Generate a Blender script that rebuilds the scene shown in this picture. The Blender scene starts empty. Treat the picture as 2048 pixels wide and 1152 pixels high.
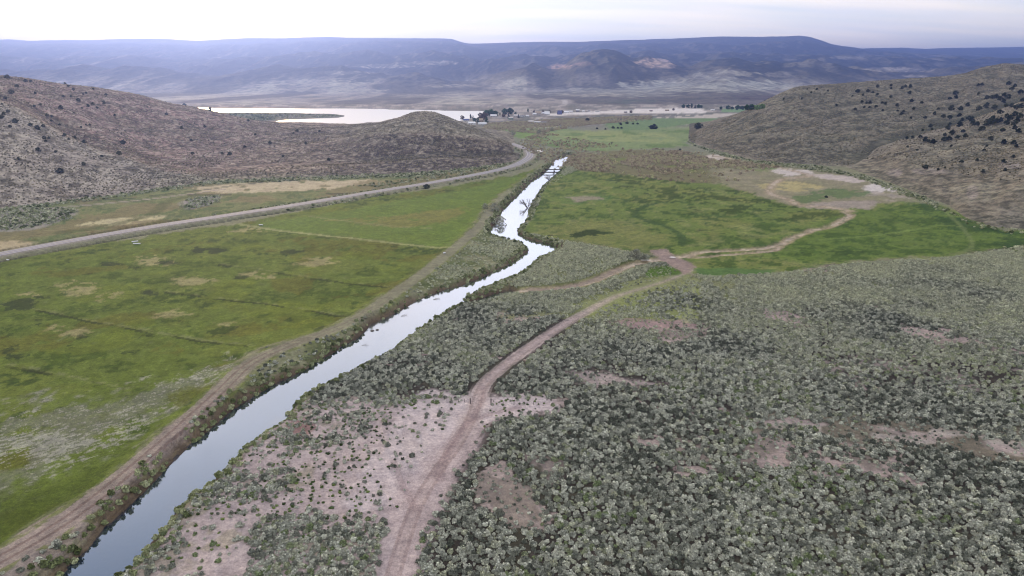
import bpy, math, numpy as np, random
from mathutils import Vector
random.seed(5)
rng = np.random.default_rng(11)
sc = bpy.context.scene
COL = sc.collection
# ------------------------------------------------------------------ camera model
F, CX, CY, HC = 1384.0, 1024.0, 576.0, 110.0
PIT = math.atan((576 - 150) / F)
cp, sp = math.cos(PIT), math.sin(PIT)
def ray(u, v):
    u = np.asarray(u, float); v = np.asarray(v, float)
    xr = (u - CX) / F; yr = -(v - CY) / F
    Y = cp + yr * sp
    return xr / Y, (-sp + yr * cp) / Y
def gp(pts, z=0.0):
    p = np.array(pts, float); a, s = ray(p[:, 0], p[:, 1])
    Y = (z - HC) / s
    return np.stack([a * Y, Y], 1)
def proj(x, y, z):
    d = y * cp - (z - HC) * sp
    up = y * sp + (z - HC) * cp
    d = np.maximum(d, 1e-3)
    return CX + F * x / d, CY - F * up / d
def srgb(r, g, b, k=0.8):
    c = np.array([r, g, b]) / 255.0
    return np.where(c <= 0.04045, c / 12.92, ((c + 0.055) / 1.055) ** 2.4) * k
# ------------------------------------------------------------------ noise
def _h(ix, iy, seed):
    h = (ix.astype(np.int64) * 374761393 + iy.astype(np.int64) * 668265263 + seed * 1274126177) & 0xFFFFFFFF
    h = ((h ^ (h >> 13)) * 1274126177) & 0xFFFFFFFF
    h = h ^ (h >> 16)
    return (h & 0xFFFF) / 65535.0
def vn(x, y, seed=0):
    ix = np.floor(x); iy = np.floor(y); fx = x - ix; fy = y - iy
    fx = fx * fx * (3 - 2 * fx); fy = fy * fy * (3 - 2 * fy)
    ix = ix.astype(np.int64); iy = iy.astype(np.int64)
    a = _h(ix, iy, seed); b = _h(ix + 1, iy, seed); c = _h(ix, iy + 1, seed); d = _h(ix + 1, iy + 1, seed)
    return (a * (1 - fx) + b * fx) * (1 - fy) + (c * (1 - fx) + d * fx) * fy
def fbm(x, y, sc_, octv=4, seed=0, gain=0.5):
    x = np.asarray(x, float) / sc_; y = np.asarray(y, float) / sc_
    t = 0; amp = 1; tot = 0
    for o in range(octv):
        c, s = math.cos(o * 1.1), math.sin(o * 1.1)
        t = t + amp * vn(x * c - y * s + 17.3 * o, x * s + y * c + 9.1 * o, seed + o * 7)
        tot += amp; amp *= gain; x = x * 2.03; y = y * 2.03
    return t / tot
def sst(x, a, b):
    t = np.clip((x - a) / (b - a), 0, 1); return t * t * (3 - 2 * t)
# ------------------------------------------------------------------ distance helpers
def catmull(P, n=8, closed=False):
    P = np.array(P, float); out = []
    N = len(P)
    for i in range(N if closed else N - 1):
        if closed: p0, p1, p2, p3 = P[i - 1], P[i], P[(i + 1) % N], P[(i + 2) % N]
        else: p0, p1, p2, p3 = P[max(i - 1, 0)], P[i], P[i + 1], P[min(i + 2, N - 1)]
        for k in range(n):
            t = k / n
            out.append(0.5 * (2 * p1 + (p2 - p0) * t + (2 * p0 - 5 * p1 + 4 * p2 - p3) * t * t + (3 * p1 - p0 - 3 * p2 + p3) * t ** 3))
    if not closed: out.append(P[-1])
    return np.array(out)
def dline(x, y, L, big=60.0, widths=None):
    """distance to a polyline; far points get `big`"""
    D = np.full(x.shape, big)
    for i in range(len(L) - 1):
        x0, y0 = L[i]; x1, y1 = L[i + 1]
        m = (x > min(x0, x1) - big) & (x < max(x0, x1) + big) & (y > min(y0, y1) - big) & (y < max(y0, y1) + big)
        if not m.any(): continue
        xm = x[m]; ym = y[m]; dx, dy = x1 - x0, y1 - y0
        t = np.clip(((xm - x0) * dx + (ym - y0) * dy) / (dx * dx + dy * dy + 1e-9), 0, 1)
        D[m] = np.minimum(D[m], np.hypot(xm - x0 - t * dx, ym - y0 - t * dy))
    return D
def sdf(x, y, poly, big=60.0):
    """signed distance to a polygon, negative inside, capped at big"""
    P = np.array(poly); D = np.full(x.shape, big)
    x0, y0 = P.min(0) - big; x1, y1 = P.max(0) + big
    m = (x > x0) & (x < x1) & (y > y0) & (y < y1)
    if not m.any(): return D
    xm = x[m]; ym = y[m]; ins = np.zeros(xm.shape, bool)
    N = len(P)
    for i in range(N):
        ax, ay = P[i]; bx, by = P[(i + 1) % N]
        if ay != by:
            c = ((ay > ym) != (by > ym)) & (xm < (bx - ax) * (ym - ay) / (by - ay) + ax)
            ins ^= c
    d = dline(xm, ym, np.vstack([P, P[:1]]), big)
    D[m] = np.where(ins, -d, d)
    return D
# ------------------------------------------------------------------ traced layout
WZ = -2.4     # river level
bankL = [(30,1230),(130,1152),(190,1100),(235,1040),(300,980),(360,915),(420,865),(470,820),(530,785),(560,765),(620,740),(680,700),(720,675),(745,650),(790,630),(830,605),(880,585),(930,570),(980,550),(1020,530),(1050,511),(1062,501),(1050,489),(1030,483),(1000,476),(983,468),(986,455),(1000,440),(1007,420),(1027,400),(1047,380),(1067,360),(1090,345),(1100,335),(1110,322),(1128,311)]
bankR = [(1142,310),(1140,320),(1128,332),(1116,345),(1100,358),(1085,372),(1072,390),(1062,405),(1056,420),(1051,440),(1035,455),(1032,466),(1045,475),(1065,482),(1090,487),(1117,497),(1100,508),(1070,520),(1048,540),(1028,552),(990,568),(955,582),(925,596),(922,604),(950,604),(985,590),(1020,581),(1024,584),(990,598),(960,607),(915,610),(885,625),(850,648),(820,668),(790,694),(760,715),(710,740),(640,775),(600,795),(575,820),(560,845),(525,865),(470,905),(455,930),(400,980),(370,1000),(340,1030),(310,1070),(265,1125),(230,1152),(140,1250)]
RIV = gp(bankL + bankR, WZ)
LAKE = gp([(200,212),(430,216),(560,217),(700,217),(800,219),(900,221),(985,223),(972,233),(955,238),(900,246),(815,250),(700,250),(600,250),(560,247),(500,238),(380,245),(100,240)], -0.6)
ISLE = gp([(200,226),(440,226),(520,225),(600,227),(660,228),(690,232),(670,235),(600,238),(560,240),(520,244),(200,250)], -0.6)
road_px = [(-420,590),(-200,548),(0,508),(150,480),(300,454),(450,431),(600,408),(750,383),(850,367),(930,353),(990,341),(1030,330),(1052,319),(1060,311),(1058,303),(1048,296)]
ROAD = catmull(np.vstack([gp(road_px, 1.2), [[-40, 1250], [-230, 1420], [-500, 1500]]]), 10)
# each stretch of dike / canal road left of the river
DIKE = catmull(gp([(-260,1260),(-60,1160),(80,1085),(200,1000),(330,890),(430,800),(500,735),(580,695),(700,650),(790,590),(860,540),(920,490),(960,455),(985,420),(1020,385),(1060,355),(1090,330)]), 6)
TRACK = catmull(gp([(760,1300),(775,1200),(795,1120),(830,1020),(870,950),(920,880),(945,830),(965,775),(1000,740),(1060,695),(1120,655),(1180,620),(1230,594),(1290,575),(1350,555),(1384,540)]), 6)
RAMP = gp([(1305,503),(1330,500),(1395,538),(1360,543)])
CREEK = catmull(gp([(1690,424),(1702,430),(1690,438),(1660,452),(1620,462),(1585,475),(1555,490),(1500,497),(1440,500),(1400,503),(1370,512),(1320,518),(1275,525),(1235,540),(1180,562),(1130,573),(1080,577),(1022,582)]), 6)
CREEK2 = catmull(gp([(1560,492),(1548,499),(1500,504),(1440,509),(1390,514),(1370,512)]), 6)
CREEKUP = catmull(gp([(1700,422),(1660,415),(1600,410),(1580,400),(1540,385),(1560,360),(1620,352),(1580,340),(1500,325),(1430,312)]), 6)
DITCHES = [gp([(60,620),(180,645),(300,668),(400,683),(490,693)]), gp([(0,730),(80,745),(170,765),(245,780)]),
           gp([(330,585),(430,598),(530,609),(620,622),(690,636)]), gp([(440,530),(560,547),(660,562),(790,577)]),
           gp([(480,448),(560,461),(660,473),(760,483),(900,498)]), gp([(620,432),(700,443),(780,452),(860,456)])]
def ground_z(x, y):
    """valley floor with river channel, dike, road bank and low relief"""
    x = np.asarray(x, float); y = np.asarray(y, float)
    z = (fbm(x, y, 60, 3, 3) - 0.5) * 0.9 + (fbm(x, y, 9, 3, 5) - 0.5) * 0.35
    z = z * sst(y, 2600, 1500)
    n = fbm(x, y, 7, 3, 9) - 0.5
    dk = dline(x, y, DIKE, 30); z = z + 1.3 * sst(dk + 3 * n, 11, 4)
    rd = dline(x, y, ROAD, 40)
    k = sst(rd, 13, 6.5); z = z * (1 - k) + 1.08 * k
    z = z - 0.9 * sst(np.abs(rd - 15), 3.5, 0.5)
    ck = np.minimum(dline(x, y, CREEK, 20), dline(x, y, CREEK2, 20)); z = z - 0.8 * sst(ck + 3 * n, 4.5, 1.5)
    for D_ in DITCHES[:4]: z = z + 0.12 * sst(dline(x, y, D_, 10), 1.6, .6)
    r = sdf(x, y, RIV, 30) + 1.6 * n * 1.5
    k = sst(r, 0, 4.6); z = (WZ - 0.2) * (1 - k) + z * k - 1.6 * sst(-r, 0, 5)
    L = sdf(x, y, LAKE, 60); I = sdf(x, y, ISLE, 60)
    lk = np.maximum(L, -I) + 30 * (fbm(x, y, 60, 3, 77) - 0.5)
    z = np.where(lk < 25, np.minimum(z, lk / 25), z); z = np.maximum(z, -4.4)
    return z
# ------------------------------------------------------------------ hills as height tables over (a = x/y, y)
class Hill:
    def __init__(s, curves, a0, a1, na, y0, y1, ny, smooth, noise, sink=-8.0):
        s.A = np.linspace(a0, a1, na); s.Y = np.linspace(y0, y1, ny)
        YY = []; ZZ = []
        for c in curves:
            P = np.array(c['p'], float); a, sl = ray(P[:, 0], P[:, 1])
            if 'y' in c: Yc = np.interp(P[:, 0], *zip(*c['y'])) if not np.isscalar(c['y']) else np.full(len(P), c['y'])
            else: Yc = (0 - HC) / sl
            Zc = HC + sl * Yc
            o = np.argsort(a); a = a[o]
            YY.append(np.interp(s.A, a, Yc[o])); ZZ.append(np.interp(s.A, a, Zc[o]) + c.get('dz', 0))
            if 'dip' in c:
                YY.append(YY[-1] + c['dip'][0]); ZZ.append(np.maximum(ZZ[-1] - c['dip'][1], 0))
        back = curves[-1].get('back', 350)
        YY.append(YY[-1] + back); ZZ.append(ZZ[-1] * 0.15)
        YY.append(YY[-1] + 120); ZZ.append(ZZ[-1] * 0 + sink)
        YY.insert(0, YY[0] - 14); ZZ.insert(0, ZZ[0] * 0 + sink * .5)
        YY = np.array(YY); ZZ = np.array(ZZ)
        for i in range(1, len(YY)): YY[i] = np.maximum(YY[i], YY[i - 1] + 4)
        T = np.zeros((na, ny))
        for i in range(na): T[i] = np.interp(s.Y, YY[:, i], ZZ[:, i], left=sink, right=sink)
        raw = T.copy()
        w = max(1, int(smooth / (s.Y[1] - s.Y[0]))); ker = np.hanning(2 * w + 3)[1:-1]; ker /= ker.sum()
        pad = np.pad(T, ((0, 0), (w, w)), mode='edge')
        T = sum(ker[k] * pad[:, k:k + ny] for k in range(2 * w + 1))
        wa = 5; ka = np.hanning(2 * wa + 3)[1:-1]; ka /= ka.sum()
        pad = np.pad(T, ((wa, wa), (0, 0)), mode='edge')
        T = sum(ka[k] * pad[k:k + na] for k in range(2 * wa + 1))
        T = np.where(raw < 1.5, np.minimum(T, raw + 1.5), T)
        AA, YG = np.meshgrid(s.A, s.Y, indexing='ij'); s.base = YY[1]; s.crest = YY[-3]
        T = T + noise(AA * YG, YG, T, (YG - YY[-3][:, None]))
        s.T = T; s.AA = AA; s.YG = YG
    def z(s, x, y):
        a = x / y; fi = np.clip((a - s.A[0]) / (s.A[1] - s.A[0]), 0, len(s.A) - 1.001); fj = np.clip((y - s.Y[0]) / (s.Y[1] - s.Y[0]), 0, len(s.Y) - 1.001)
        i = fi.astype(int); j = fj.astype(int); fi = fi - i; fj = fj - j
        r = (s.T[i, j] * (1 - fi) + s.T[i + 1, j] * fi) * (1 - fj) + (s.T[i, j + 1] * (1 - fi) + s.T[i + 1, j + 1] * fi) * fj
        return np.where((a < s.A[0]) | (a > s.A[-1]) | (y < s.Y[0]) | (y > s.Y[-1]), -9.0, r)
def ridged(x, y, s_, o, seed): return 1 - np.abs(2 * fbm(x, y, s_, o, seed) - 1)
def hn_left(x, y, T, dc):
    k = sst(T, 0, 14)
    n = (ridged((x + y) * .8, (x - y) * .32, 90, 4, 21) - 0.6) * 13 + (fbm(x, y, 14, 3, 23) - .5) * 2.2
    rock = ridged(x, y * .7, 22, 4, 25) * 6 * sst(x / y, -.33, -.2)
    return k * (n * (0.25 + .75 * sst(np.abs(dc), 15, 130)) + (rock - 3) * sst(-dc, 60, 160))
def hn_right(x, y, T, dc):
    k = sst(T, 0, 16)
    n = (ridged((x - y) * .75, (x + y) * .3, 95, 4, 31) - 0.6) * 17 + (fbm(x, y, 16, 3, 33) - .5) * 2.4
    return k * n * (0.2 + .8 * sst(np.abs(dc), 15, 160))
hillL = Hill([
    dict(p=[(-500,470),(-200,440),(0,418),(100,406),(230,391),(330,377),(430,363),(560,358),(700,352),(850,345),(950,336),(1030,325),(1044,318),(1050,312)]),
    dict(p=[(-500,110),(-200,150),(0,202),(60,230),(130,268),(200,300),(300,332),(430,350),(560,338),(700,331),(850,322),(950,317),(1030,311),(1044,310),(1050,310.8)],
         y=[(-500,950),(0,870),(130,840),(300,790),(430,790),(560,835),(700,855),(850,885),(950,915),(1030,965),(1050,1040)], dip=(60,3)),
    dict(p=[(-500,100),(-200,150),(0,180),(100,215),(200,250),(300,285),(430,300),(560,295),(700,285),(760,270),(850,262),(950,275),(1000,290),(1030,305),(1044,309),(1050,310.5)],
         y=[(-500,1120),(0,1020),(300,1020),(560,1040),(850,1060),(950,1060),(1030,1050),(1050,1060)]),
    dict(p=[(-500,100),(-200,135),(0,151),(50,155),(100,164),(200,175),(260,184),(300,195),(380,213),(440,225),(500,239),(560,248),(620,252),(700,251),(760,247),(795,236),(825,225),(850,222),(872,225),(900,236),(950,258),(1000,280),(1030,295),(1044,306),(1050,310)],
         y=[(-500,1300),(0,1250),(300,1300),(600,1330),(850,1300),(950,1230),(1030,1120),(1050,1080)], back=300)],
    -1.3, 0.021, 1000, 430, 1760, 520, 22, hn_left)
hillR = Hill([
    dict(p=[(1366,282),(1375,283),(1400,293),(1450,306),(1500,319),(1560,328),(1640,331),(1700,334),(1800,335),(2048,330),(2600,330)]),
    dict(p=[(1366,281.5),(1375,280),(1400,275),(1450,268),(1500,262),(1560,255),(1640,250),(1700,245),(1800,235),(1900,222),(2048,190),(2600,150)],
         y=[(1366,1262),(1400,1250),(1500,1160),(1640,1180),(1800,1220),(2048,1300),(2600,1400)]),
    dict(p=[(1366,281),(1375,278),(1400,262),(1450,240),(1500,216),(1530,200),(1560,186),(1595,172),(1640,168),(1700,165),(1800,158),(1880,152),(1930,145),(1970,133),(2010,126),(2048,129),(2200,120),(2600,110)],
         y=[(1366,1275),(1400,1310),(1500,1420),(1600,1500),(1800,1580),(2048,1660),(2600,1700)], back=400)],
    0.25, 1.25, 800, 800, 2240, 480, 24, hn_right)
hillF = Hill([
    dict(p=[(1680,330),(1690,336),(1740,352),(1800,374),(1850,394),(1900,414),(1930,440),(1990,457),(2048,462),(2300,480),(2900,540)]),
    dict(p=[(1680,329),(1720,322),(1800,320),(1850,325),(1900,330),(1990,330),(2048,320),(2300,280),(2900,230)],
         y=[(1680,905),(1720,905),(1800,850),(1900,780),(2048,740),(2300,720),(2900,700)]),
    dict(p=[(1680,329),(1700,322),(1725,308),(1760,290),(1830,270),(1900,253),(1980,226),(2048,200),(2300,130),(2900,90)],
         y=[(1680,920),(1720,960),(1830,1050),(1900,1080),(2048,1120),(2300,1150),(2900,1150)], back=200)],
    0.42, 1.5, 800, 470, 1480, 480, 22, hn_right)
HILLS = [hillL, hillR, hillF]
def hills_z(x, y): return np.maximum(np.maximum(hillL.z(x, y), hillR.z(x, y)), hillF.z(x, y))
def top_z(x, y):
    x = np.asarray(x, float); y = np.asarray(y, float)
    return np.maximum(ground_z(x, y), hills_z(x, y))
def hit(u, v, y0=110.0, y1=2600.0):
    """first point of near terrain along the sight line"""
    a, s_ = ray(u, v)
    Y = np.linspace(y0, y1, 2500)
    zz = np.maximum(hills_z(a * Y, Y), 0.0)
    b = np.nonzero(HC + s_ * Y <= zz)[0]
    i = b[0] if len(b) else len(Y) - 1
    y = Y[i]; return float(a * y), float(y), float(top_z(np.array([a * y]), np.array([y]))[0])
# ------------------------------------------------------------------ object helpers
def tag(o, label=None, cat=None, group=None, kind=None):
    if label: o['label'] = label
    if cat: o['category'] = cat
    if group: o['group'] = group
    if kind: o['kind'] = kind
    return o
def link(name, me, parent=None, mat=None):
    o = bpy.data.objects.new(name, me); COL.objects.link(o)
    if parent is not None: o.parent = parent
    if mat is not None and me is not None: me.materials.clear(); me.materials.append(mat)
    return o
def np_mesh(name, V, Fq, cols=None, smooth=False):
    me = bpy.data.meshes.new(name); n = Fq.shape[1]
    me.vertices.add(len(V)); me.vertices.foreach_set('co', V.astype(np.float32).ravel())
    me.loops.add(Fq.size); me.loops.foreach_set('vertex_index', Fq.astype(np.int32).ravel())
    me.polygons.add(len(Fq)); me.polygons.foreach_set('loop_start', np.arange(0, Fq.size, n, dtype=np.int32))
    me.update(calc_edges=True)
    if smooth: me.polygons.foreach_set('use_smooth', np.ones(len(Fq), bool))
    if cols is not None:
        c = me.color_attributes.new('Col', 'FLOAT_COLOR', 'POINT')
        c.data.foreach_set('color', np.concatenate([cols, np.ones((len(cols), 1))], 1).astype(np.float32).ravel())
    me.validate(); return me
def grid_faces(na, ny):
    i, j = np.meshgrid(np.arange(na - 1), np.arange(ny - 1), indexing='ij')
    k = (i * ny + j).ravel(); return np.stack([k, k + ny, k + ny + 1, k + 1], 1)
class NT:
    def __init__(s, mat): s.t = mat.node_tree; s.t.nodes.clear()
    def n(s, ty, ins=None, **kw):
        nd = s.t.nodes.new(ty)
        for k, v in kw.items(): setattr(nd, k, v)
        for k, v in (ins or {}).items():
            if isinstance(v, bpy.types.NodeSocket): s.t.links.new(v, nd.inputs[k])
            else: nd.inputs[k].default_value = v
        return nd
    def l(s, a, b): s.t.links.new(a, b)
def new_mat(name):
    m = bpy.data.materials.new(name); m.use_nodes = True; return m, NT(m)
def mixc(t, fac, a, b, mode='MIX'):
    nd = t.n('ShaderNodeMix', data_type='RGBA', blend_type=mode)
    for k, v in ((0, fac), (6, a), (7, b)):
        if isinstance(v, bpy.types.NodeSocket): t.l(v, nd.inputs[k])
        else: nd.inputs[k].default_value = v if k == 0 else (*v[:3], 1)
    return nd.outputs[2]
def mrange(t, v, a, b, c, d):
    return t.n('ShaderNodeMapRange', {0: v, 1: a, 2: b, 3: c, 4: d}).outputs[0]
def noise(t, vec, scale, detail=4, rough=.6):
    return t.n('ShaderNodeTexNoise', {'Vector': vec, 'Scale': scale, 'Detail': detail, 'Roughness': rough}).outputs[0]
def land_mat(name, scales, amps, bump=.3, bdist=1.0):
    m, t = new_mat(name)
    co = t.n('ShaderNodeTexCoord').outputs['Object']
    c = t.n('ShaderNodeAttribute', attribute_name='Col').outputs['Color']
    for s_, a_ in zip(scales, amps):
        n_ = noise(t, co, s_, 5, .65)
        c = mixc(t, 1.0, c, t.n('ShaderNodeCombineColor', {0: mrange(t, n_, .3, .7, 1 - a_, 1 + a_), 1: mrange(t, n_, .3, .7, 1 - a_, 1 + a_), 2: mrange(t, n_, .3, .7, 1 - a_ * .9, 1 + a_ * .9)}).outputs[0], 'MULTIPLY')
    bn = noise(t, co, scales[-1] * .8, 6, .7)
    b = t.n('ShaderNodeBump', {'Height': bn, 'Strength': bump, 'Distance': bdist}).outputs[0]
    bs = t.n('ShaderNodeBsdfPrincipled', {'Base Color': c, 'Roughness': .95, 'Normal': b, 'Specular IOR Level': .1})
    t.l(bs.outputs[0], t.n('ShaderNodeOutputMaterial').inputs[0]); return m
def flat_mat(name, col, rough=.8, var=.15, scale=2.0, metal=0.0):
    m, t = new_mat(name)
    co = t.n('ShaderNodeTexCoord').outputs['Object']
    n_ = noise(t, co, scale, 4)
    c = mixc(t, n_, np.array(col) * (1 - var), np.array(col) * (1 + var))
    bs = t.n('ShaderNodeBsdfPrincipled', {'Base Color': c, 'Roughness': rough, 'Metallic': metal})
    t.l(bs.outputs[0], t.n('ShaderNodeOutputMaterial').inputs[0]); return m
def leaf_mat(name, stops, field=None, trans=.15, tipmix=.35):
    """foliage: colour picked per plant (random) and drifting over the land (noise at the plant's location)"""
    m, t = new_mat(name)
    oi = t.n('ShaderNodeObjectInfo')
    r = oi.outputs['Random']
    ln = noise(t, oi.outputs['Location'], .018, 3, .6)
    f = t.n('ShaderNodeMath', {0: mrange(t, ln, .32, .68, -.25, .25), 1: r}, operation='ADD').outputs[0]
    cr = t.n('ShaderNodeValToRGB', {0: f}); e = cr.color_ramp.elements
    while len(e) < len(stops): e.new(.5)
    for i, (p, c) in enumerate(stops): e[i].position = p; e[i].color = (*c, 1)
    c = cr.outputs[0]
    if field:
        y = t.n('ShaderNodeSeparateXYZ', {0: oi.outputs['Location']}).outputs[1]
        yy = t.n('ShaderNodeMath', {0: mrange(t, ln, .3, .7, -90, 90), 1: y}, operation='ADD').outputs[0]
        c = mixc(t, mrange(t, yy, field[0], field[1], 0, 1), c, mixc(t, r, field[2], field[3]))
    geo = t.n('ShaderNodeNewGeometry')
    fr = geo.outputs['Random Per Island']
    c = mixc(t, 1.0, c, t.n('ShaderNodeCombineColor', {0: mrange(t, fr, 0, 1, .6, 1.45), 1: mrange(t, fr, 0, 1, .6, 1.45), 2: mrange(t, fr, 0, 1, .6, 1.4)}).outputs[0], 'MULTIPLY')
    d = t.n('ShaderNodeBsdfDiffuse', {0: c}); tr = t.n('ShaderNodeBsdfTranslucent', {0: c})
    mx = t.n('ShaderNodeMixShader', {0: trans, 1: d.outputs[0], 2: tr.outputs[0]})
    t.l(mx.outputs[0], t.n('ShaderNodeOutputMaterial').inputs[0]); return m
# ------------------------------------------------------------------ paint
class Paint:
    def __init__(s, x, y, base):
        s.x, s.y = x, y; s.c = np.tile(np.array(base, float), (len(x), 1))
        s.fn = .6 * fbm(x, y * .6, 5, 3, 47) + .4 * vn(x * .5, y * .35, 48); s.wx = x + (fbm(x, y, 14, 4, 41) - .5) * 9; s.wy = y + (fbm(x, y, 14, 4, 43) - .5) * (9 + y * .02)
    def mix(s, m, col):
        m = np.clip(m, 0, 1)[:, None]; s.c = s.c * (1 - m) + np.array(col) * m
    def poly(s, pts, soft, col, k=1.0, tex=None, smoothp=True, z=0):
        P = gp(pts, z)
        if smoothp and len(P) > 3: P = catmull(P, 4, True)
        m = sst(sdf(s.wx, s.wy, P, 60 if soft < 40 else soft * 2), soft, -soft) * k
        if tex is not None: m = m * tex
        m = sst(m + (s.fn - .5) * 1.1 * (m > .01), k * .18, k * .82) * k
        s.mix(m, col)
    def line(s, L, w, col, k=1.0, tex=None, soft=.5):
        m = sst(dline(s.x + (s.wx - s.x) * .15, s.y + (s.wy - s.y) * .15, L, max(30, w * 3)), w * (1 + soft), w * (1 - soft)) * k
        if tex is not None: m = m * tex
        s.mix(m, col)
def ell(u, v, du, dv, n=12):
    return [(u + du * math.cos(t) * (1 + .25 * math.sin(3 * t + u)), v + dv * math.sin(t) * (1 + .25 * math.cos(2 * t + v))) for t in np.linspace(0, 2 * math.pi, n, endpoint=False)]
GREEN, GREEN2, DKG, YEL = srgb(84,104,36), srgb(98,120,52), srgb(50,72,30), srgb(110,122,44)
SAND, PINK, TAN = srgb(176,158,156), srgb(152,126,122), srgb(176,160,128)
LEFTF = [(-700,700),(-300,575),(0,522),(200,487),(480,446),(700,402),(900,372),(1050,345),(1075,338),(1020,378),(975,410),(940,455),(880,515),(800,575),(700,638),(600,680),(500,700),(440,770),(330,870),(200,970),(0,1092),(-300,1260),(-900,1500)]
RIGHTF = [(1105,345),(1180,335),(1290,352),(1400,366),(1480,372),(1560,398),(1590,412),(1660,412),(1740,402),(1830,405),(1900,415),(1990,458),(2048,462),(2300,480),(2300,500),(2048,492),(1900,512),(1700,522),(1560,545),(1420,552),(1380,545),(1310,508),(1250,500),(1130,478),(1060,470),(1040,462),(1060,440),(1075,400)]
MIDF = [(1080,250),(1200,262),(1300,240),(1420,235),(1440,245),(1375,282),(1380,292),(1250,300),(1150,300),(1090,290),(1050,278),(960,262),(1000,258)]
def paint_ground(x, y):
    u, v = proj(x, y, 0 * x)
    P = Paint(x, y, srgb(132, 132, 104))
    f1 = fbm(x, y, 40, 5, 51); f2 = fbm(x, y, 12, 4, 53); f3 = .6 * fbm(x, y * .8, 13, 4, 55) + .4 * fbm(x, y, 4, 3, 56); fs = fbm(x, y, 3, 3, 57)
    ff = fbm(x, y * .8, 40, 6, 59, .6)
    # ---- middle and far valley, beyond the river bend
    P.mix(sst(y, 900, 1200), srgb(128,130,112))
    P.poly(MIDF, 12, srgb(128,144,96)); P.poly(MIDF, 12, srgb(100,124,66), .85, sst(ff, .45, .6))
    P.poly([(1100,272),(1250,285),(1360,283),(1330,268),(1250,262),(1130,262)], 10, srgb(150,158,104), .8, sst(f1, .35, .6))
    P.poly([(985,262),(1075,265),(1075,277),(1010,272)], 8, srgb(116,140,76))
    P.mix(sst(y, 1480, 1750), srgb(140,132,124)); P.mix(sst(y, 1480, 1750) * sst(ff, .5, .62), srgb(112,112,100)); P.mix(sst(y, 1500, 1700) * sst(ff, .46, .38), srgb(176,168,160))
    P.poly([(1180,250),(1300,243),(1400,236),(1540,232),(1520,226),(1400,229),(1260,238),(1190,246)], 10, srgb(196,186,176))
    P.poly([(1100,231),(1200,228),(1300,226),(1400,229),(1400,217),(1300,217),(1200,222),(1110,226)], 14, srgb(230,222,216), .95)
    P.poly([(1450,218),(1540,218),(1540,223),(1450,224)], 12, srgb(120,150,104))
    P.poly([(1230,240),(1430,236),(1440,240),(1250,262)], 12, srgb(110,134,88))
    P.poly([(1040,240),(1260,228),(1400,226),(1400,232),(1260,240),(1180,247),(1090,252),(960,253)], 10, srgb(98,102,90), .8, sst(f2, .35, .5))
    P.poly([(980,252),(1100,252),(1100,254.5),(980,254)], 6, srgb(200,190,176))
    # ---- west side of the highway
    WEST = [(-500,470),(-200,440),(0,418),(230,391),(430,363),(560,358),(850,345),(1040,320),(1050,315),(1050,330),(850,372),(600,412),(300,458),(0,512),(-400,595)]
    P.poly(WEST, 6, srgb(118,124,80)); P.poly(WEST, 6, srgb(88,104,60), .8, sst(f3, .5, .6)); P.poly(WEST, 6, srgb(134,122,88), .7, sst(f1, .52, .62))
    P.poly([(380,378),(450,370),(560,362),(740,360),(760,366),(700,374),(560,384),(440,386)], 5, srgb(190,176,146), .95, sst(f2, .2, .45))
    P.poly([(175,445),(240,436),(330,432),(300,445),(220,452),(170,452)], 4, srgb(190,180,142), .9, sst(f2, .3, .5))
    P.poly([(-60,480),(20,482),(60,490),(40,500),(-60,506)], 4, srgb(186,170,136), .9)
    P.poly([(60,480),(200,465),(340,452),(400,440),(300,440),(200,455),(80,468)], 5, srgb(104,88,52), .55, sst(f2, .4, .6))
    P.poly([(-100,425),(50,415),(150,420),(130,440),(60,458),(-100,462)], 4, srgb(150,144,132))
    P.poly([(370,402),(400,396),(440,394),(430,406),(390,416),(368,412)], 4, srgb(150,142,134))
    P.poly([(700,366),(820,356),(930,340),(1020,326),(1040,330),(900,356),(760,378)], 4, srgb(128,118,82), .8)
    P.line(catmull(gp([(-100,428),(0,414),(150,404),(290,394),(420,378),(560,362),(760,352)]), 5), 2.6, srgb(64,70,52), .8, sst(f2, .3, .5))
    P.line(catmull(gp([(-100,440),(0,425),(150,412),(290,399),(380,388),(450,378)]), 5), 2.2, srgb(168,156,146), .8)
    P.line(catmull(gp([(380,390),(500,389),(620,389),(700,387)]), 5), 1.6, srgb(60,58,40), .9)
    P.line(catmull(gp([(120,465),(200,455),(300,430),(340,402),(400,391)]), 5), 5, srgb(84,92,50), .6)
    # ---- left meadow
    tl = sst(y, 340, 240)
    P.poly(LEFTF, 3, srgb(98,113,47)); P.poly(LEFTF, 3, srgb(108,119,52), .8, sst(f1, .42, .62)); P.poly(LEFTF, 3, srgb(64,84,30), .7, sst(f2, .5, .66) * .8); P.poly(LEFTF, 3, srgb(112,126,60), .5, sst(fs, .55, .72))
    P.poly(LEFTF, 3, srgb(104,98,40), .5, sst(fbm(x, y, 30, 4, 91), .55, .7)); P.poly(LEFTF, 3, DKG, .7, sst(f3, .57, .66) * sst(f1, .42, .6)); P.poly(LEFTF, 3, YEL, .6, sst(fbm(x, y, 25, 4, 93), .58, .72))
    P.poly([(520,450),(640,428),(900,385),(1040,352),(990,395),(960,440),(905,497),(760,482),(640,470)], 3, srgb(104,126,54), .75)
    P.poly([(650,440),(800,430),(930,412),(900,440),(800,452),(700,448)], 6, srgb(128,122,68), .7, sst(f1, .3, .55))
    for u0, v0, du, dv in [(635,524,32,6),(385,562,34,6),(160,575,34,9),(345,628,22,6),(215,596,16,5),(140,664,34,8),(520,552,28,5),(310,520,40,7),(500,460,30,4),(455,648,12,4),(60,590,20,5)]:
        P.poly(ell(u0, v0, du * 1.2, dv * 1.2), 5, srgb(160,152,108), .8, sst(fs * .5 + f2 * .5, .42, .52))
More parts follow.
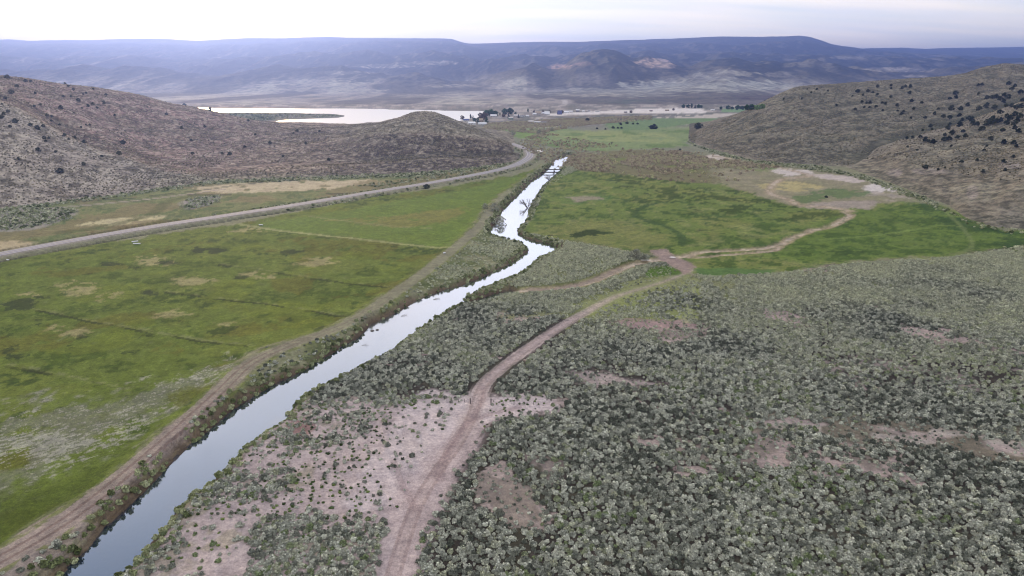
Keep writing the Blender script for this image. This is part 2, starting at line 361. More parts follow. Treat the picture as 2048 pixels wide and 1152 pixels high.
    for u0, v0, du, dv in [(30,612,38,9),(20,714,22,7),(25,700,16,4),(295,587,22,4),(80,596,14,5),(455,533,14,4),(340,522,18,4),(215,528,18,5),(165,675,12,4),(290,677,10,4),(262,704,14,4),(140,694,7,3),(480,556,14,3),(280,534,12,3),(430,500,30,5),(390,500,16,7),(580,505,20,4),(70,650,9,4)]:
        P.poly(ell(u0, v0, du, dv), 1.6, srgb(48,62,34), .85)
    grey = [(0,830),(60,800),(150,810),(300,770),(440,720),(560,705),(480,735),(440,770),(360,800),(300,850),(240,890),(150,930),(60,960),(-300,1090),(-400,960)]
    P.poly(grey, 14, srgb(122,124,104), .75, sst(fbm(x, y, 14, 4, 61), .3, .6)); P.poly(grey, 12, srgb(168,166,154), .7, sst(fbm(x * .7 + y * .7, (y - x) * 1.6, 1.6, 4, 63) * .6 + fbm(x, y, 16, 3, 64) * .4, .5, .6))
    P.poly([(350,790),(430,765),(440,775),(370,805)], 2, srgb(98,104,40), .8)
    P.poly([(-200,1050),(0,990),(200,930),(250,900),(200,970),(0,1090),(-200,1200)], 5, srgb(82,96,38), .8)
    for i, D_ in enumerate(DITCHES[:4]): P.line(D_, .6, srgb(50,60,28), .8, sst(f2, .36, .5)); P.line(D_ + np.array([0.8, 2.0]), .8, srgb(128,132,90), .5, sst(fs, .4, .6))
    P.line(DITCHES[4], 1.6, srgb(150,152,104), .9); P.line(DITCHES[5], 1.1, srgb(140,140,98), .6)
    # ---- dike strip
    BANK = [(-300,1330),(0,1092),(200,970),(330,870),(440,770),(500,708),(600,682),(700,640),(800,578),(880,518),(940,458),(975,412),(1020,380),(1075,340),(1110,318),(1135,305),(1180,310),(1150,330),(1110,350),(1075,372),(1020,420),(1000,450),(990,470),(1066,500),(1050,515),(900,590),(720,680),(620,745),(480,825),(360,925),(240,1050),(120,1190)]
    P.poly(BANK, 2, srgb(118,122,86)); P.poly(BANK, 2, srgb(146,144,118), .7, sst(f2, .42, .6)); P.poly(BANK, 2, srgb(84,96,54), .6, sst(fbm(x, y, 9, 3, 67), .52, .66))
    PB = [(-200,1240),(0,1100),(200,985),(330,885),(430,800),(440,815),(380,890),(300,960),(230,1030),(150,1090),(60,1152),(-60,1260)]
    P.poly(PB, 2.5, srgb(152,138,130), .85); P.poly(PB, 2.5, srgb(172,158,150), .6, sst(fbm(x * .5 + y * .5, (y - x) * 2.2, 10, 4, 69), .48, .62))
    dk = dline(x, y, DIKE, 20)
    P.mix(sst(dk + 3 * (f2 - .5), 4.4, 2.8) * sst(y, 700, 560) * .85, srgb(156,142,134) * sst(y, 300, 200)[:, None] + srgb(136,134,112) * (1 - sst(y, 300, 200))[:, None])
    P.mix(sst(np.abs(dk - 1.1), .5, .2) * .6 * sst(y, 400, 200), srgb(118,96,90)); P.mix(sst(np.abs(dk - 4.6), 1.6, .8) * .7 * sst(fs, .4, .6), srgb(110,120,60))
    # ---- right meadow
    P.poly(RIGHTF, 4, srgb(108,124,62)); P.poly(RIGHTF, 4, srgb(124,130,72), .75, sst(f1, .42, .62)); P.poly(RIGHTF, 4, srgb(66,90,38), .8, sst(f3, .5, .6)); P.poly(RIGHTF, 4, srgb(140,144,92), .5, sst(f2, .56, .72))
    P.poly([(1200,345),(1400,366),(1560,400),(1680,425),(1650,445),(1500,430),(1380,420),(1250,378)], 8, srgb(64,80,32), .8, sst(f3 * .6 + f1 * .4, .47, .56))
    P.poly([(1100,440),(1300,440),(1450,480),(1300,500),(1130,475)], 10, srgb(124,128,76), .6, sst(f1, .35, .6))
    P.poly([(1690,430),(1850,410),(1990,460),(2300,480),(2300,500),(1900,512),(1640,520),(1560,500)], 5, srgb(96,118,52), .8); P.poly([(1690,430),(1850,410),(1990,460),(2300,480),(2300,500),(1900,512),(1640,520),(1560,500)], 5, srgb(70,92,40), .75, sst(f3, .48, .58))
    P.poly([(1830,410),(1880,412),(1960,450),(2048,466),(2300,485),(2300,498),(2020,500),(1930,470),(1880,440)], 4, srgb(48,74,34), .7, sst(f1, .35, .5))
    P.poly([(1900,512),(2010,505),(2015,522),(1930,528)], 4, srgb(54,84,34), .8)
    P.line(catmull(gp([(1880,415),(1920,450),(1945,490),(1900,512),(1820,520)]), 6), 1.0, srgb(130,142,90), .5)
    P.line(catmull(gp([(1640,480),(1760,470),(1880,452),(1925,455)]), 6), 1.5, srgb(130,150,80), .5)
    P.poly(ell(1165,397,30,6), 4, srgb(172,150,138), .95); P.poly(ell(1165,397,46,10), 6, srgb(80,118,64), .35)
    P.poly([(1140,468),(1180,462),(1232,468),(1200,472),(1150,473)], 2, srgb(40,60,26), .9)
    P.line(catmull(gp([(1310,408),(1285,415),(1268,430),(1290,440),(1330,452),(1360,470),(1365,490)]), 6), 2.2, srgb(60,84,44), .75)
    for u0, v0, du, dv in [(1230,356,34,5),(1100,415,20,3),(1405,460,20,3),(1375,428,22,4),(1560,436,30,4),(1480,472,24,3),(1600,510,26,4),(1700,505,40,5),(1780,470,30,4),(1290,400,30,4),(1530,420,36,5)]:
        P.poly(ell(u0, v0, du, dv), 2.5, srgb(56,78,34), .75, sst(f2, .35, .55))
    # ---- willow scrub and bare flats under the right hill
    P.poly([(1150,318),(1200,305),(1300,300),(1420,312),(1500,330),(1480,362),(1380,364),(1260,350),(1150,338)], 8, srgb(120,116,84)); P.poly([(1160,318),(1300,318),(1420,322),(1420,345),(1300,338)], 6, srgb(116,128,62), .7, sst(f3, .5, .6))
    P.poly([(1420,325),(1540,328),(1640,334),(1700,345),(1800,380),(1830,400),(1700,408),(1580,408),(1500,385),(1440,362)], 8, srgb(138,134,106))
    P.poly([(1420,345),(1520,338),(1640,345),(1740,365),(1830,395),(1740,405),(1600,408),(1520,392),(1450,370)], 8, srgb(150,142,118), .8, sst(f2, .38, .56))
    P.poly([(1540,340),(1580,338),(1625,343),(1610,350),(1570,352)], 3, srgb(200,190,184), 1, sst(f2, .3, .42)); P.poly([(1408,312),(1440,310),(1448,318),(1410,318)], 3, srgb(196,184,172))
    P.poly([(1620,348),(1680,350),(1740,362),(1700,364),(1640,356)], 3, srgb(196,184,178), .9); P.poly([(1725,372),(1760,366),(1790,378),(1780,386),(1735,385)], 3, srgb(204,196,192), 1, sst(f2, .28, .4)); P.poly([(1720,383),(1790,388),(1830,398),(1780,402),(1700,398)], 3, srgb(164,154,142), .8, sst(f2, .36, .52))
    P.poly([(1520,368),(1600,362),(1640,372),(1600,382),(1540,380)], 4, srgb(182,170,120), .8, sst(f2, .3, .5)); P.poly([(1590,388),(1660,378),(1730,380),(1720,392),(1650,400),(1600,408),(1585,398)], 4, srgb(92,116,66), .8, sst(f2, .32, .52)); P.poly([(1430,322),(1500,322),(1560,336),(1520,342),(1450,332)], 4, srgb(112,132,62), .8, sst(f2, .35, .5))
    P.poly([(1650,404),(1750,402),(1740,415),(1690,418),(1600,414)], 3, srgb(162,150,140), .9)
    # ---- sage flats
    SAGE = [(1130,480),(1250,502),(1310,512),(1384,545),(1420,555),(1560,548),(1700,528),(1900,516),(2048,494),(2400,500),(2900,900),(2600,1400),(60,1400),(240,1152),(400,985),(560,850),(640,778),(830,665),(930,608),(1010,575),(1060,540),(1118,500)]
    P.poly(SAGE, 3, srgb(168,152,146)); P.poly(SAGE, 3, srgb(50,47,40), .92, sst(fbm(x, y, 26, 6, 211, .66), .69, .645)); P.poly(SAGE, 3, srgb(96,94,78), .4, sst(f2, .5, .6))  # dark litter tone under dense bushes, with the shade of gaps painted in
    P.poly([(1010,575),(1060,540),(1118,500),(1130,480),(1250,502),(1320,515),(1384,545),(1600,545),(2048,500),(2048,560),(1500,610),(1420,640),(1240,640),(1150,640),(940,620)], 8, srgb(128,134,88), .85)
    P.poly([(1200,610),(1280,590),(1400,560),(1420,630),(1390,648),(1240,640),(1150,665)], 4, srgb(146,154,98), .75, sst(f2, .3, .55))
    P.poly([(1330,540),(1384,552),(1400,560),(1300,585),(1180,618),(1150,610),(1240,570)], 3, srgb(146,150,104), .55)
    P.poly([(1300,535),(1345,532),(1365,543),(1330,552),(1290,553)], 2, srgb(88,112,46)); P.poly([(1395,542),(1440,535),(1560,540),(1480,552),(1400,552)], 3, srgb(90,118,64)); P.poly([(1240,525),(1260,516),(1300,520),(1240,540),(1150,570),(1100,572),(1180,556)], 1.5, srgb(70,80,40), .8)
    sandy = [(400,985),(560,850),(600,800),(760,790),(870,800),(960,800),(1080,790),(1110,820),(1000,840),(960,880),(900,960),(840,1060),(800,1152),(700,1240),(150,1240),(300,1090)]
    P.poly(sandy, 3, srgb(190,174,172), .95); P.poly(sandy, 3, srgb(150,142,122), .6, sst(f2, .55, .7))
    P.poly([(1480,825),(1720,830),(1900,842),(2100,885),(2100,940),(1850,905),(1480,865)], 3, srgb(128,120,106), .85)
    P.poly([(1500,838),(1720,842),(1900,858),(2100,902),(2100,922),(1850,888),(1500,850)], 2, srgb(180,170,162), .8, sst(f2, .36, .5))
    P.poly([(1600,700),(1800,720),(2100,740),(2100,800),(1850,780),(1700,760)], 3, srgb(164,152,146), .7, sst(f2, .46, .58)); P.poly([(1060,915),(1140,920),(1110,970)], 2, srgb(164,150,144), .7)
    P.poly([(1130,745),(1180,740),(1260,765),(1340,768),(1260,780),(1160,765)], 3, srgb(178,164,160), .8)
    P.poly([(830,790),(960,790),(1080,800),(1110,820),(960,850),(800,1000),(700,1000),(780,860)], 3, srgb(204,190,190), .8)
    P.poly([(1228,645),(1260,638),(1330,640),(1405,650),(1380,658),(1300,658),(1240,655)], 1.5, srgb(160,138,134)); P.poly([(560,860),(600,830),(620,850),(580,890)], 2, srgb(150,118,112), .9)
    P.poly([(820,660),(870,640),(880,645),(810,690),(800,690)], 1, srgb(92,110,44), .9)
    # ---- tracks, creek, crossing
    tr = dline(x, y, TRACK, 20); wd = 1.55 + 1.5 * sst(y, 260, 150); nn = 1.6 * (f2 - .5)
    greenup = sst(y, 290, 360)
    P.mix(sst(tr + nn, wd + 1.6, wd - .2) * (.92 - .72 * greenup), srgb(190,174,170)); P.mix(sst(tr + 3 * nn, 8.5, 4.5) * sst(y, 215, 170) * .8, srgb(182,166,166))
    P.mix(sst(np.abs(tr - 1.15), .75, .3) * .5 * (1 - greenup), srgb(146,126,122)); P.mix(sst(tr, .5, .2) * .5, srgb(176,158,154))
    for br in ([(830,1020),(800,960),(785,925)], [(870,950),(930,850),(1040,815)], [(965,775),(960,810),(900,900),(880,960)]):
        P.line(catmull(gp(br), 6), .9, srgb(150,130,130), .5)
    P.line(catmull(gp([(1500,838),(1600,842),(1720,850),(1850,870),(2048,905)]), 6), 2.0, srgb(170,154,150), .8, sst(f2, .3, .5)); P.line(catmull(gp([(1384,560),(1380,600),(1375,645)]), 6), 1.6, srgb(160,164,124), .6)
    for L_, w in ((CREEK, 3.3), (CREEK2, 2.2), (CREEKUP, 4.5)):
        P.line(L_, w, srgb(164,148,124), .95, .55 + .45 * sst(fs, .35, .55)); P.line(L_, w * .45, srgb(196,180,162), .8, sst(fbm(x, y, 6, 3, 71), .4, .55))
    P.line(catmull(gp([(1240,535),(1180,560),(1120,574),(1060,577)]), 5), 1.6, srgb(156,140,126), .9)
    P.mix(sst(sdf(P.wx, P.wy, RAMP, 20), 1.5, -.5), srgb(156,138,130))
    # ---- bare banks of the river
    r = sdf(x, y, RIV, 20)
    P.mix(sst(r + 4 * (f2 - .5), 4.2, 1.6), srgb(114,100,84)); P.mix(sst(r, 1.5, .4), srgb(80,68,56))
    # ---- highway verge
    rd = dline(x, y, ROAD, 40)
    P.mix(sst(rd + 3 * (f2 - .5), 16, 11) * .75, srgb(134,132,104)); P.mix(sst(rd, 8.5, 6.5) * .9, srgb(158,150,140)); P.mix(sst(np.abs(rd - 15 + 3 * (f2 - .5)), 2.6, .8) * sst(f1, .38, .5) * .85, srgb(62,60,44))
    # ---- lake shore
    lk = np.maximum(sdf(x, y, LAKE, 80), -sdf(x, y, ISLE, 80))
    P.mix(sst(lk, 60, 10) * .6, srgb(128,124,110))
    P.mix(sst(sdf(x, y, ISLE, 80), 20, 0), srgb(98,104,82))
    return P.c * (0.9 + .2 * fs[:, None])
# ------------------------------------------------------------------ ground mesh
M_land = land_mat('valley_floor', (.06, .25, .9, 3.2), (.16, .22, .28, .30), .6, .4)
na, ny = 1500, 820
A = np.linspace(-1.25, 1.25, na); Yr = 1 / np.linspace(1 / 80., 1 / 2800., ny)
AA, YG = np.meshgrid(A, Yr, indexing='ij'); X = (AA * YG).ravel(); Yv = YG.ravel()
Z = ground_z(X, Yv)
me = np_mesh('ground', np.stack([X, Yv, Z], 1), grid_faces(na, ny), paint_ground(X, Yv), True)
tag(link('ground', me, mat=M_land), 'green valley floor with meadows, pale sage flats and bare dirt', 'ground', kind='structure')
def paint_hill_left(x, y, z):
    u, v = proj(x, y, z); f1 = fbm(x, y, 60, 4, 101); f2 = fbm(x, y, 9, 4, 103); f3 = fbm(x, y, 22, 4, 105); f4 = fbm(x, y, 3.5, 3, 107)
    c = np.tile(srgb(166,136,127), (len(x), 1))
    def mx(m, col):
        nonlocal c
        m = np.clip(m, 0, 1)[:, None]; c = c * (1 - m) + np.array(col) * m
    mx(sst(f1, .48, .62) * .8, srgb(134,112,98)); mx(sst(u, 300, 650) * .8, srgb(126,112,98))
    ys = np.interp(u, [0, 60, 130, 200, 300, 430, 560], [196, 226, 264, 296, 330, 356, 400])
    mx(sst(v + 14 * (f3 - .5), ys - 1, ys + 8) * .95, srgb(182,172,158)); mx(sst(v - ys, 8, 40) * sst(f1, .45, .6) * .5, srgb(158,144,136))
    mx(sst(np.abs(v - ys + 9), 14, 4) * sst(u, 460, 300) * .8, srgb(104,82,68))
    # knoll: dark broken rock low on the front, pale grass above
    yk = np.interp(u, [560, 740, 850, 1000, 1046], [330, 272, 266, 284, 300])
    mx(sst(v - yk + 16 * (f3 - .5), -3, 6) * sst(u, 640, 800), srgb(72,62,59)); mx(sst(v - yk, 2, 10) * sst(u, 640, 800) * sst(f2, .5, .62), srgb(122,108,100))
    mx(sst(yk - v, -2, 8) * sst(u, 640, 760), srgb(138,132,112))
    mx(sst(np.abs(v - 330 - 12 * (f1 - .5)), 26, 8) * sst(u, 330, 420) * sst(u, 560, 460) * .6, srgb(112,94,88))
    mx(sst(v, 340, 352) * sst(u, 250, 400) * sst(u, 1000, 700) * .7, srgb(108,112,86))
    ln = np.interp(u, [195, 240, 280, 330], [198, 212, 220, 224]); mx(sst(np.abs(v - ln), 4.5, 2) * sst(u, 190, 205) * sst(u, 330, 300), srgb(92,62,54))
    mx(sst(np.abs(v - np.interp(u, [180, 230, 280, 400, 470], [365, 350, 340, 312, 298])), 2.5, 1) * sst(u, 180, 200) * sst(u, 480, 460) * .6, srgb(176,164,154))
    mx(sst(f2, .5, .62) * .65, srgb(92,82,70)); mx(sst(f2, .4, .3) * .5, srgb(186,174,156)); mx(sst(f4, .52, .66) * .55, srgb(70,66,54)); mx(sst(f4, .45, .32) * .5, srgb(194,182,166))
    return c
def paint_hill_right(x, y, z, front=False):
    u, v = proj(x, y, z); f1 = fbm(x, y, 70, 4, 111); f2 = fbm(x, y, 9, 4, 113); f3 = fbm(x, y, 24, 4, 115); f4 = fbm(x, y, 3.5, 3, 117)
    c = np.tile(srgb(144,138,120) if front else srgb(122,118,98), (len(x), 1))
    def mx(m, col):
        nonlocal c
        m = np.clip(m, 0, 1)[:, None]; c = c * (1 - m) + np.array(col) * m
    mx(sst(f1, .45, .6) * .8, srgb(130,120,104)); mx(sst(f1, .5, .38) * .5, srgb(106,100,86))
    if front:
        for a_, b_, w_, h_ in ((1860,342,34,7),(1945,385,12,13),(2020,330,26,7),(1790,345,14,8)): mx(sst(((u - a_) / w_) ** 2 + ((v - b_) / h_) ** 2 + 1.2 * (f2 - .5), 1.3, .6) * .8, srgb(164,152,146))
        mx(sst(np.interp(u, [1690, 1850, 1930, 2048], [336, 392, 440, 462]) - v, 26, 4) * .7, srgb(92,92,74))
        mx(sst(v, 400, 430) * sst(u, 1960, 2010) * .6, srgb(138,132,120))
    else:
        mx(sst(v, 270, 310) * sst(u, 1760, 1560) * .75, srgb(88,84,74)); mx(sst(v, 235, 215) * sst(u, 1550, 1750) * .5, srgb(136,126,106))
        mx(sst(np.abs(v - 172 - 4 * (f3 - .5)), 6, 2) * sst(u, 1580, 1600) * sst(u, 1700, 1650) * .5, srgb(88,84,72))
        mx(sst(f3, .55, .65) * sst(u, 1840, 1990) * sst(v, 210, 150) * .6, srgb(92,82,72))
    mx(sst(f2, .5, .62) * .6, srgb(80,78,64)); mx(sst(f2, .4, .3) * .4, srgb(158,152,132)); mx(sst(f4, .52, .66) * .55, srgb(62,64,50)); mx(sst(f4, .45, .32) * .45, srgb(168,162,144))
    yc = np.interp(u, [1680, 1725, 1760, 1830, 1900, 1980, 2048, 2300], [332, 308, 290, 270, 253, 226, 200, 130])
    if front: mx(sst(v - yc, 26, 4) * .4, srgb(160,150,134))
    else: mx(sst(v - yc + 10 * (f3 - .5), -24, -5) * sst(u, 1680, 1740) * .75, srgb(74,76,60))
    return c
M_hill = land_mat('hillside', (.015, .07, .25, .7), (.12, .18, .22, .24), .9, 1.2)
def hill_obj(H, name, cols, lab):
    V = np.stack([(H.AA * H.YG).ravel(), H.YG.ravel(), H.T.ravel()], 1); Fq = grid_faces(*H.T.shape)
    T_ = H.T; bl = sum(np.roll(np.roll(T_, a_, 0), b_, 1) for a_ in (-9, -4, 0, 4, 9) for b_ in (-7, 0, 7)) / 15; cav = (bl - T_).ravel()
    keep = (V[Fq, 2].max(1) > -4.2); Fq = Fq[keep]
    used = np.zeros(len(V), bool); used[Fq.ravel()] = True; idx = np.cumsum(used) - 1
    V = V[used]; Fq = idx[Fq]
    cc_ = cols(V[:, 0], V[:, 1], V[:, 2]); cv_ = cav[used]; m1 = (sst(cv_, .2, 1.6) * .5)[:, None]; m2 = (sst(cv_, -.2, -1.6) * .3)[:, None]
    cc_ = cc_ * (1 - m1) + srgb(74,74,58) * m1; cc_ = cc_ * (1 - m2) + srgb(170,160,142) * m2  # gullies darker with brush, ridges lighter: relief shading put into the colour
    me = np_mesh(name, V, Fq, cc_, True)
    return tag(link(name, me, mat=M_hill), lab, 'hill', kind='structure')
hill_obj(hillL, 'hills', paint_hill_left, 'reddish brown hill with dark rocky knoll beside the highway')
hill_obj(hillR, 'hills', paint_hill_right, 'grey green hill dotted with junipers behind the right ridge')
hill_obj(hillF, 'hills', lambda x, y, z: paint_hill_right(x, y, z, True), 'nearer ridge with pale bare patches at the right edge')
# ------------------------------------------------------------------ far plain, foothills and mesas
MESA = [(-600,86),(-200,82),(0,80),(20,79),(60,82),(130,80),(170,81),(250,78),(330,78),(400,82),(440,79),(500,76),(560,77),(650,74),(690,76),(760,76.5),(800,77),(880,77),(905,78),(915,82),(930,87),(950,88),(1000,86),(1080,84),(1160,84),(1230,81),(1280,80),(1360,77),(1440,73),(1520,73.5),(1570,73),(1600,71),(1625,75),(1645,81),(1665,89),(1700,94),(1730,99),(1780,104),(1850,109),(2048,116),(2600,125)]
def fn_noise(x, y, T, dc):
    k = sst(T, 0, 120)
    n = (ridged(x, y * .5, 1500, 5, 131) - .62) * 190 * k + (ridged(x * 1.2, y * .6, 420, 4, 133) - .6) * 80 * k + (fbm(x, y, 90, 3, 135) - .5) * 12 * k
    n = n * (.04 + .96 * sst(11500 - y, 150, 1500))
    return n * (0.05 + .95 * sst(np.abs(dc), 150, 1300)) * sst(dc, 5000, 2000) + (fbm(x, y * .4, 260, 3, 137) - .5) * 9 * sst(y, 2700, 3400)
far = Hill([
    dict(p=[(-600,216),(2600,216)], y=2700),
    dict(p=[(-600,188),(0,188),(600,186),(1000,184),(1300,176),(1450,164),(1560,175),(2048,178),(2600,178)], y=5000),
    dict(p=[(-600,150),(0,152),(200,150),(400,152),(600,148),(700,142),(780,140),(860,142),(905,156),(935,158),(960,148),(1000,138),(1050,128),(1080,130),(1105,142),(1130,140),(1160,124),(1200,117),(1235,122),(1265,134),(1300,130),(1345,138),(1375,148),(1410,134),(1450,132),(1520,138),(1560,145),(1620,140),(1700,142),(1800,146),(2048,140),(2600,140)], y=6300, dip=(700,70)),
    dict(p=[(-600,128),(0,128),(300,125),(600,120),(800,114),(960,122),(1100,126),(1180,118),(1260,118),(1300,111),(1330,114),(1355,124),(1380,118),(1450,114),(1540,117),(1600,118),(1700,126),(1800,128),(1900,131),(2048,130),(2600,130)], y=8300, dip=(500,35)),
    dict(p=MESA, y=11500),
    dict(p=[(u_, v_ + .6) for u_, v_ in MESA if u_ < 1640] + [(1650,99),(1720,97),(1760,96),(1800,95),(1850,97.5),(1900,95.5),(1960,95),(2048,93),(2600,92)], y=15500, back=1500)],
    -1.35, 1.35, 1500, 2640, 17600, 760, 130, fn_noise, sink=-10)
far.T[:, 0] = np.minimum(far.T[:, 0], -1.0)
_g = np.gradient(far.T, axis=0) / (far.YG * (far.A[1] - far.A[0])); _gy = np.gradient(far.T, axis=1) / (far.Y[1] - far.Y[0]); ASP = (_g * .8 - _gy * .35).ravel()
def paint_far(x, y, z):
    u, v = proj(x, y, z); f1 = fbm(x, y * .45, 900, 5, 141); f2 = fbm(x, y * .4, 170, 4, 143); f3 = fbm(x * .8, y * .12, 240, 4, 145); f4 = fbm(x, y, 60, 3, 147)
    c = np.tile(srgb(174,165,154), (len(x), 1))
    def mx(m, col):
        nonlocal c
        m = np.clip(m, 0, 1)[:, None]; c = c * (1 - m) + np.array(col) * m
    mx(sst(f3, .5, .6) * .85, srgb(100,96,88)); mx(sst(f3, .45, .36) * .85, srgb(200,192,174)); mx(sst(f4, .55, .7) * .5, srgb(84,82,72))
    hi = sst(v + 26 * (f1 - .5), 168, 140)
    mx(hi, srgb(76,74,66)); mx(hi * sst(f2, .55, .68) * .6, srgb(140,130,112))
    wood = sst(v + 24 * (f1 - .5), 142, 122)
    mx(wood, srgb(38,44,38)); mx(wood * sst(f4, .45, .7) * .5, srgb(92,90,74)); mx(wood * sst(f2, .55, .66) * (.2 + .4 * sst(v, 92, 112)), srgb(104,100,88)); wl = sst(v, 98, 116); mx(wood * sst(f2, .66, .72) * .7 * wl, srgb(150,142,128))
    mx(sst(ASP, .04, .22) * .55, srgb(128,122,102)); mx(sst(ASP, -.02, -.2) * .6, srgb(36,40,34))  # plant cover by slope facing, doubling as painted lit and shaded sides
    f5 = fbm(x, y * .5, 45, 3, 149)
    def el(cx, cy, w, h, col, k=1.0, th=.9): mx(sst(((u - cx) / w) ** 2 + ((v - cy) / h) ** 2 + 2.4 * (f4 - .5) + 1.8 * (f2 - .5), th + .3, th - .3) * k * (.35 + .65 * sst(f5, .42, .56)), col)
    el(1125,134,24,6, srgb(206,172,146)); el(1165,128,20,4, srgb(190,160,140), .7); el(1305,126,36,9, srgb(214,186,164)); el(1330,133,22,5, srgb(200,176,158), .8)
    el(1440,150,50,14, srgb(190,184,170), .85); el(1420,172,170,13, srgb(196,194,180), .95, 1.0); el(1480,148,40,6, srgb(188,180,160), .7); el(1240,184,180,8, srgb(182,180,166), .8)
    el(1100,180,60,5, srgb(196,190,180), .6); el(1790,139,70,5, srgb(196,184,170), .9); el(1830,152,30,3, srgb(200,190,180), .8); el(1700,115,40,4, srgb(180,172,160), .6); el(1560,150,30,6, srgb(160,152,136), .7)
    el(1545,196,110,6, srgb(86,64,66), .85); el(1250,203,70,4, srgb(96,110,92), .6)
    for a_, b_ in ((760,132),(860,126),(690,146),(900,172),(930,186),(720,182),(840,192),(600,180),(1180,190)): el(a_, b_, 60, 4, srgb(190,182,164), .7)
    L = catmull(gp([(1165,222),(1140,214),(1124,211),(1130,204),(1128,198)]), 6); 
    mx(sst(dline(x, y, L, 90), 16, 8), srgb(206,198,190))
    return c
M_far = land_mat('distant_range', (.0012, .006, .03), (.10, .22, .42), .9, 25.0)
V = np.stack([(far.AA * far.YG).ravel(), far.YG.ravel(), far.T.ravel()], 1)
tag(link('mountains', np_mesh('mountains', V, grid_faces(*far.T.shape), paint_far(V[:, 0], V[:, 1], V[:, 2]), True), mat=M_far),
    'long blue hazy mesa with foothills and pale plain beyond the lake', 'mountains', kind='structure')
# wide base land under everything, out to the horizon
bx = 30000; V = np.array([[-bx, -2000, -12], [bx, -2000, -12], [bx, 30000, -12], [-bx, 30000, -12]], float)
tag(link('terrain', np_mesh('terrain', V, np.array([[0, 1, 2, 3]]), np.tile(srgb(120,115,100), (4, 1))), mat=M_far), 'wide dry land stretching to the horizon', 'terrain', kind='structure')
# ------------------------------------------------------------------ water
def water_mat(name, tint, spec_mix, rough, bscale, bstr, gcol=(.92, .95, 1)):
    m, t = new_mat(name); co = t.n('ShaderNodeTexCoord').outputs['Object']
    b = t.n('ShaderNodeBump', {'Height': noise(t, co, bscale, 3, .5), 'Strength': bstr, 'Distance': .05}).outputs[0]
    g = t.n('ShaderNodeBsdfGlossy', {'Color': (*gcol, 1), 'Roughness': mrange(t, noise(t, t.n('ShaderNodeMapping', {0: co, 'Scale': (1, .4, 1)}).outputs[0], .09, 4, .6), .45, .7, rough, rough + .14), 'Normal': b})
    d = t.n('ShaderNodeBsdfDiffuse', {0: (*tint, 1)})
    fr = t.n('ShaderNodeFresnel', {'IOR': 1.9, 'Normal': b}).outputs[0]
    mx = t.n('ShaderNodeMixShader', {0: mrange(t, fr, .09, .32, spec_mix, .98), 1: d.outputs[0], 2: g.outputs[0]})
    t.l(mx.outputs[0], t.n('ShaderNodeOutputMaterial').inputs[0]); return m
def water_obj(name, poly, z, cell, grow, mat, label):
    P = np.array(poly); x0, y0 = P.min(0) - grow * 2; x1, y1 = P.max(0) + grow * 2
    nx, nyy = int((x1 - x0) / cell) + 2, int((y1 - y0) / cell) + 2
    xs = x0 + np.arange(nx) * cell; ys = y0 + np.arange(nyy) * cell
    XX, YY = np.meshgrid(xs, ys, indexing='ij'); D = sdf(XX.ravel(), YY.ravel(), P, grow * 3)
    Fq = grid_faces(nx, nyy); Fq = Fq[(D[Fq].min(1) < grow)]
    used = np.zeros(nx * nyy, bool); used[Fq.ravel()] = True; idx = np.cumsum(used) - 1
    V = np.stack([XX.ravel(), YY.ravel(), np.full(nx * nyy, z)], 1)[used]
    return tag(link(name, np_mesh(name, V, idx[Fq]), mat=mat), label, name, kind='structure')
M_river = water_mat('river_water', (.015, .025, .045), .2, .03, .9, .12)
water_obj('river', RIV, WZ, 3.0, 6.0, M_river, 'winding river reflecting the pale sky')
M_lake = water_mat('lake_water', (.05, .05, .05), .95, .3, .05, .12, (1, .95, .88))
water_obj('lake', LAKE, -0.6, 25, 60, M_lake, 'bright lake beyond the rocky knoll')
PONDS = [ell(1076,302,8,3.2), ell(1345,514,6,.9), ell(1290,520,10,.9)]
for i, p in enumerate(PONDS):
    pw = catmull(gp(p, .6), 3, True); n_ = len(pw)
    me = bpy.data.meshes.new('pond'); me.from_pydata([(a_, b_, .55) for a_, b_ in pw], [], [list(range(n_))]); me.update()
    tag(link('pond', me, mat=M_lake), ['small bright pool beside the highway bend', 'narrow pool against the dirt crossing', 'narrow pool below the grey willow', 'tiny pool in the upper creek bend'][i], 'pond', kind='structure')
# ------------------------------------------------------------------ highway
def strip(L, off, w, z, dash=None):
    L = np.array(L); T = np.gradient(L, axis=0); T /= np.linalg.norm(T, axis=1)[:, None]; N = np.stack([T[:, 1], -T[:, 0]], 1)
    a = L + N * (off - w / 2); b = L + N * (off + w / 2)
    V = np.concatenate([np.c_[a, np.full(len(L), z)], np.c_[b, np.full(len(L), z)]]); n_ = len(L)
    i = np.arange(n_ - 1); return V, np.stack([i, i + n_, i + n_ + 1, i + 1], 1)
M_asph = flat_mat('asphalt', srgb(158,152,158, .75), .85, .12, .8); M_line = flat_mat('road_paint', (.72, .72, .7), .7, .1); M_yel = flat_mat('centre_paint', (.68, .62, .42), .7, .1)
rd = np.array(ROAD); seg = np.cumsum(np.r_[0, np.hypot(*np.diff(rd, axis=0).T)]); ss = np.arange(0, seg[-1], 6.0); rd = np.stack([np.interp(ss, seg, rd[:, 0]), np.interp(ss, seg, rd[:, 1])], 1)
V, Fq = strip(rd, 0, 9.6, 1.22); ro = tag(link('road', np_mesh('road', V, Fq), mat=M_asph), 'grey two lane highway curving round the rocky knoll', 'road', kind='structure')
for off, w, mt, nm in ((-4.1, .32, M_line, 'edge_line'), (4.1, .32, M_line, 'edge_line'), (0, .34, M_yel, 'centre_line')):
    V, Fq = strip(rd, off, w, 1.226); link(nm, np_mesh(nm, V, Fq), ro, mt)
exec_rest = True
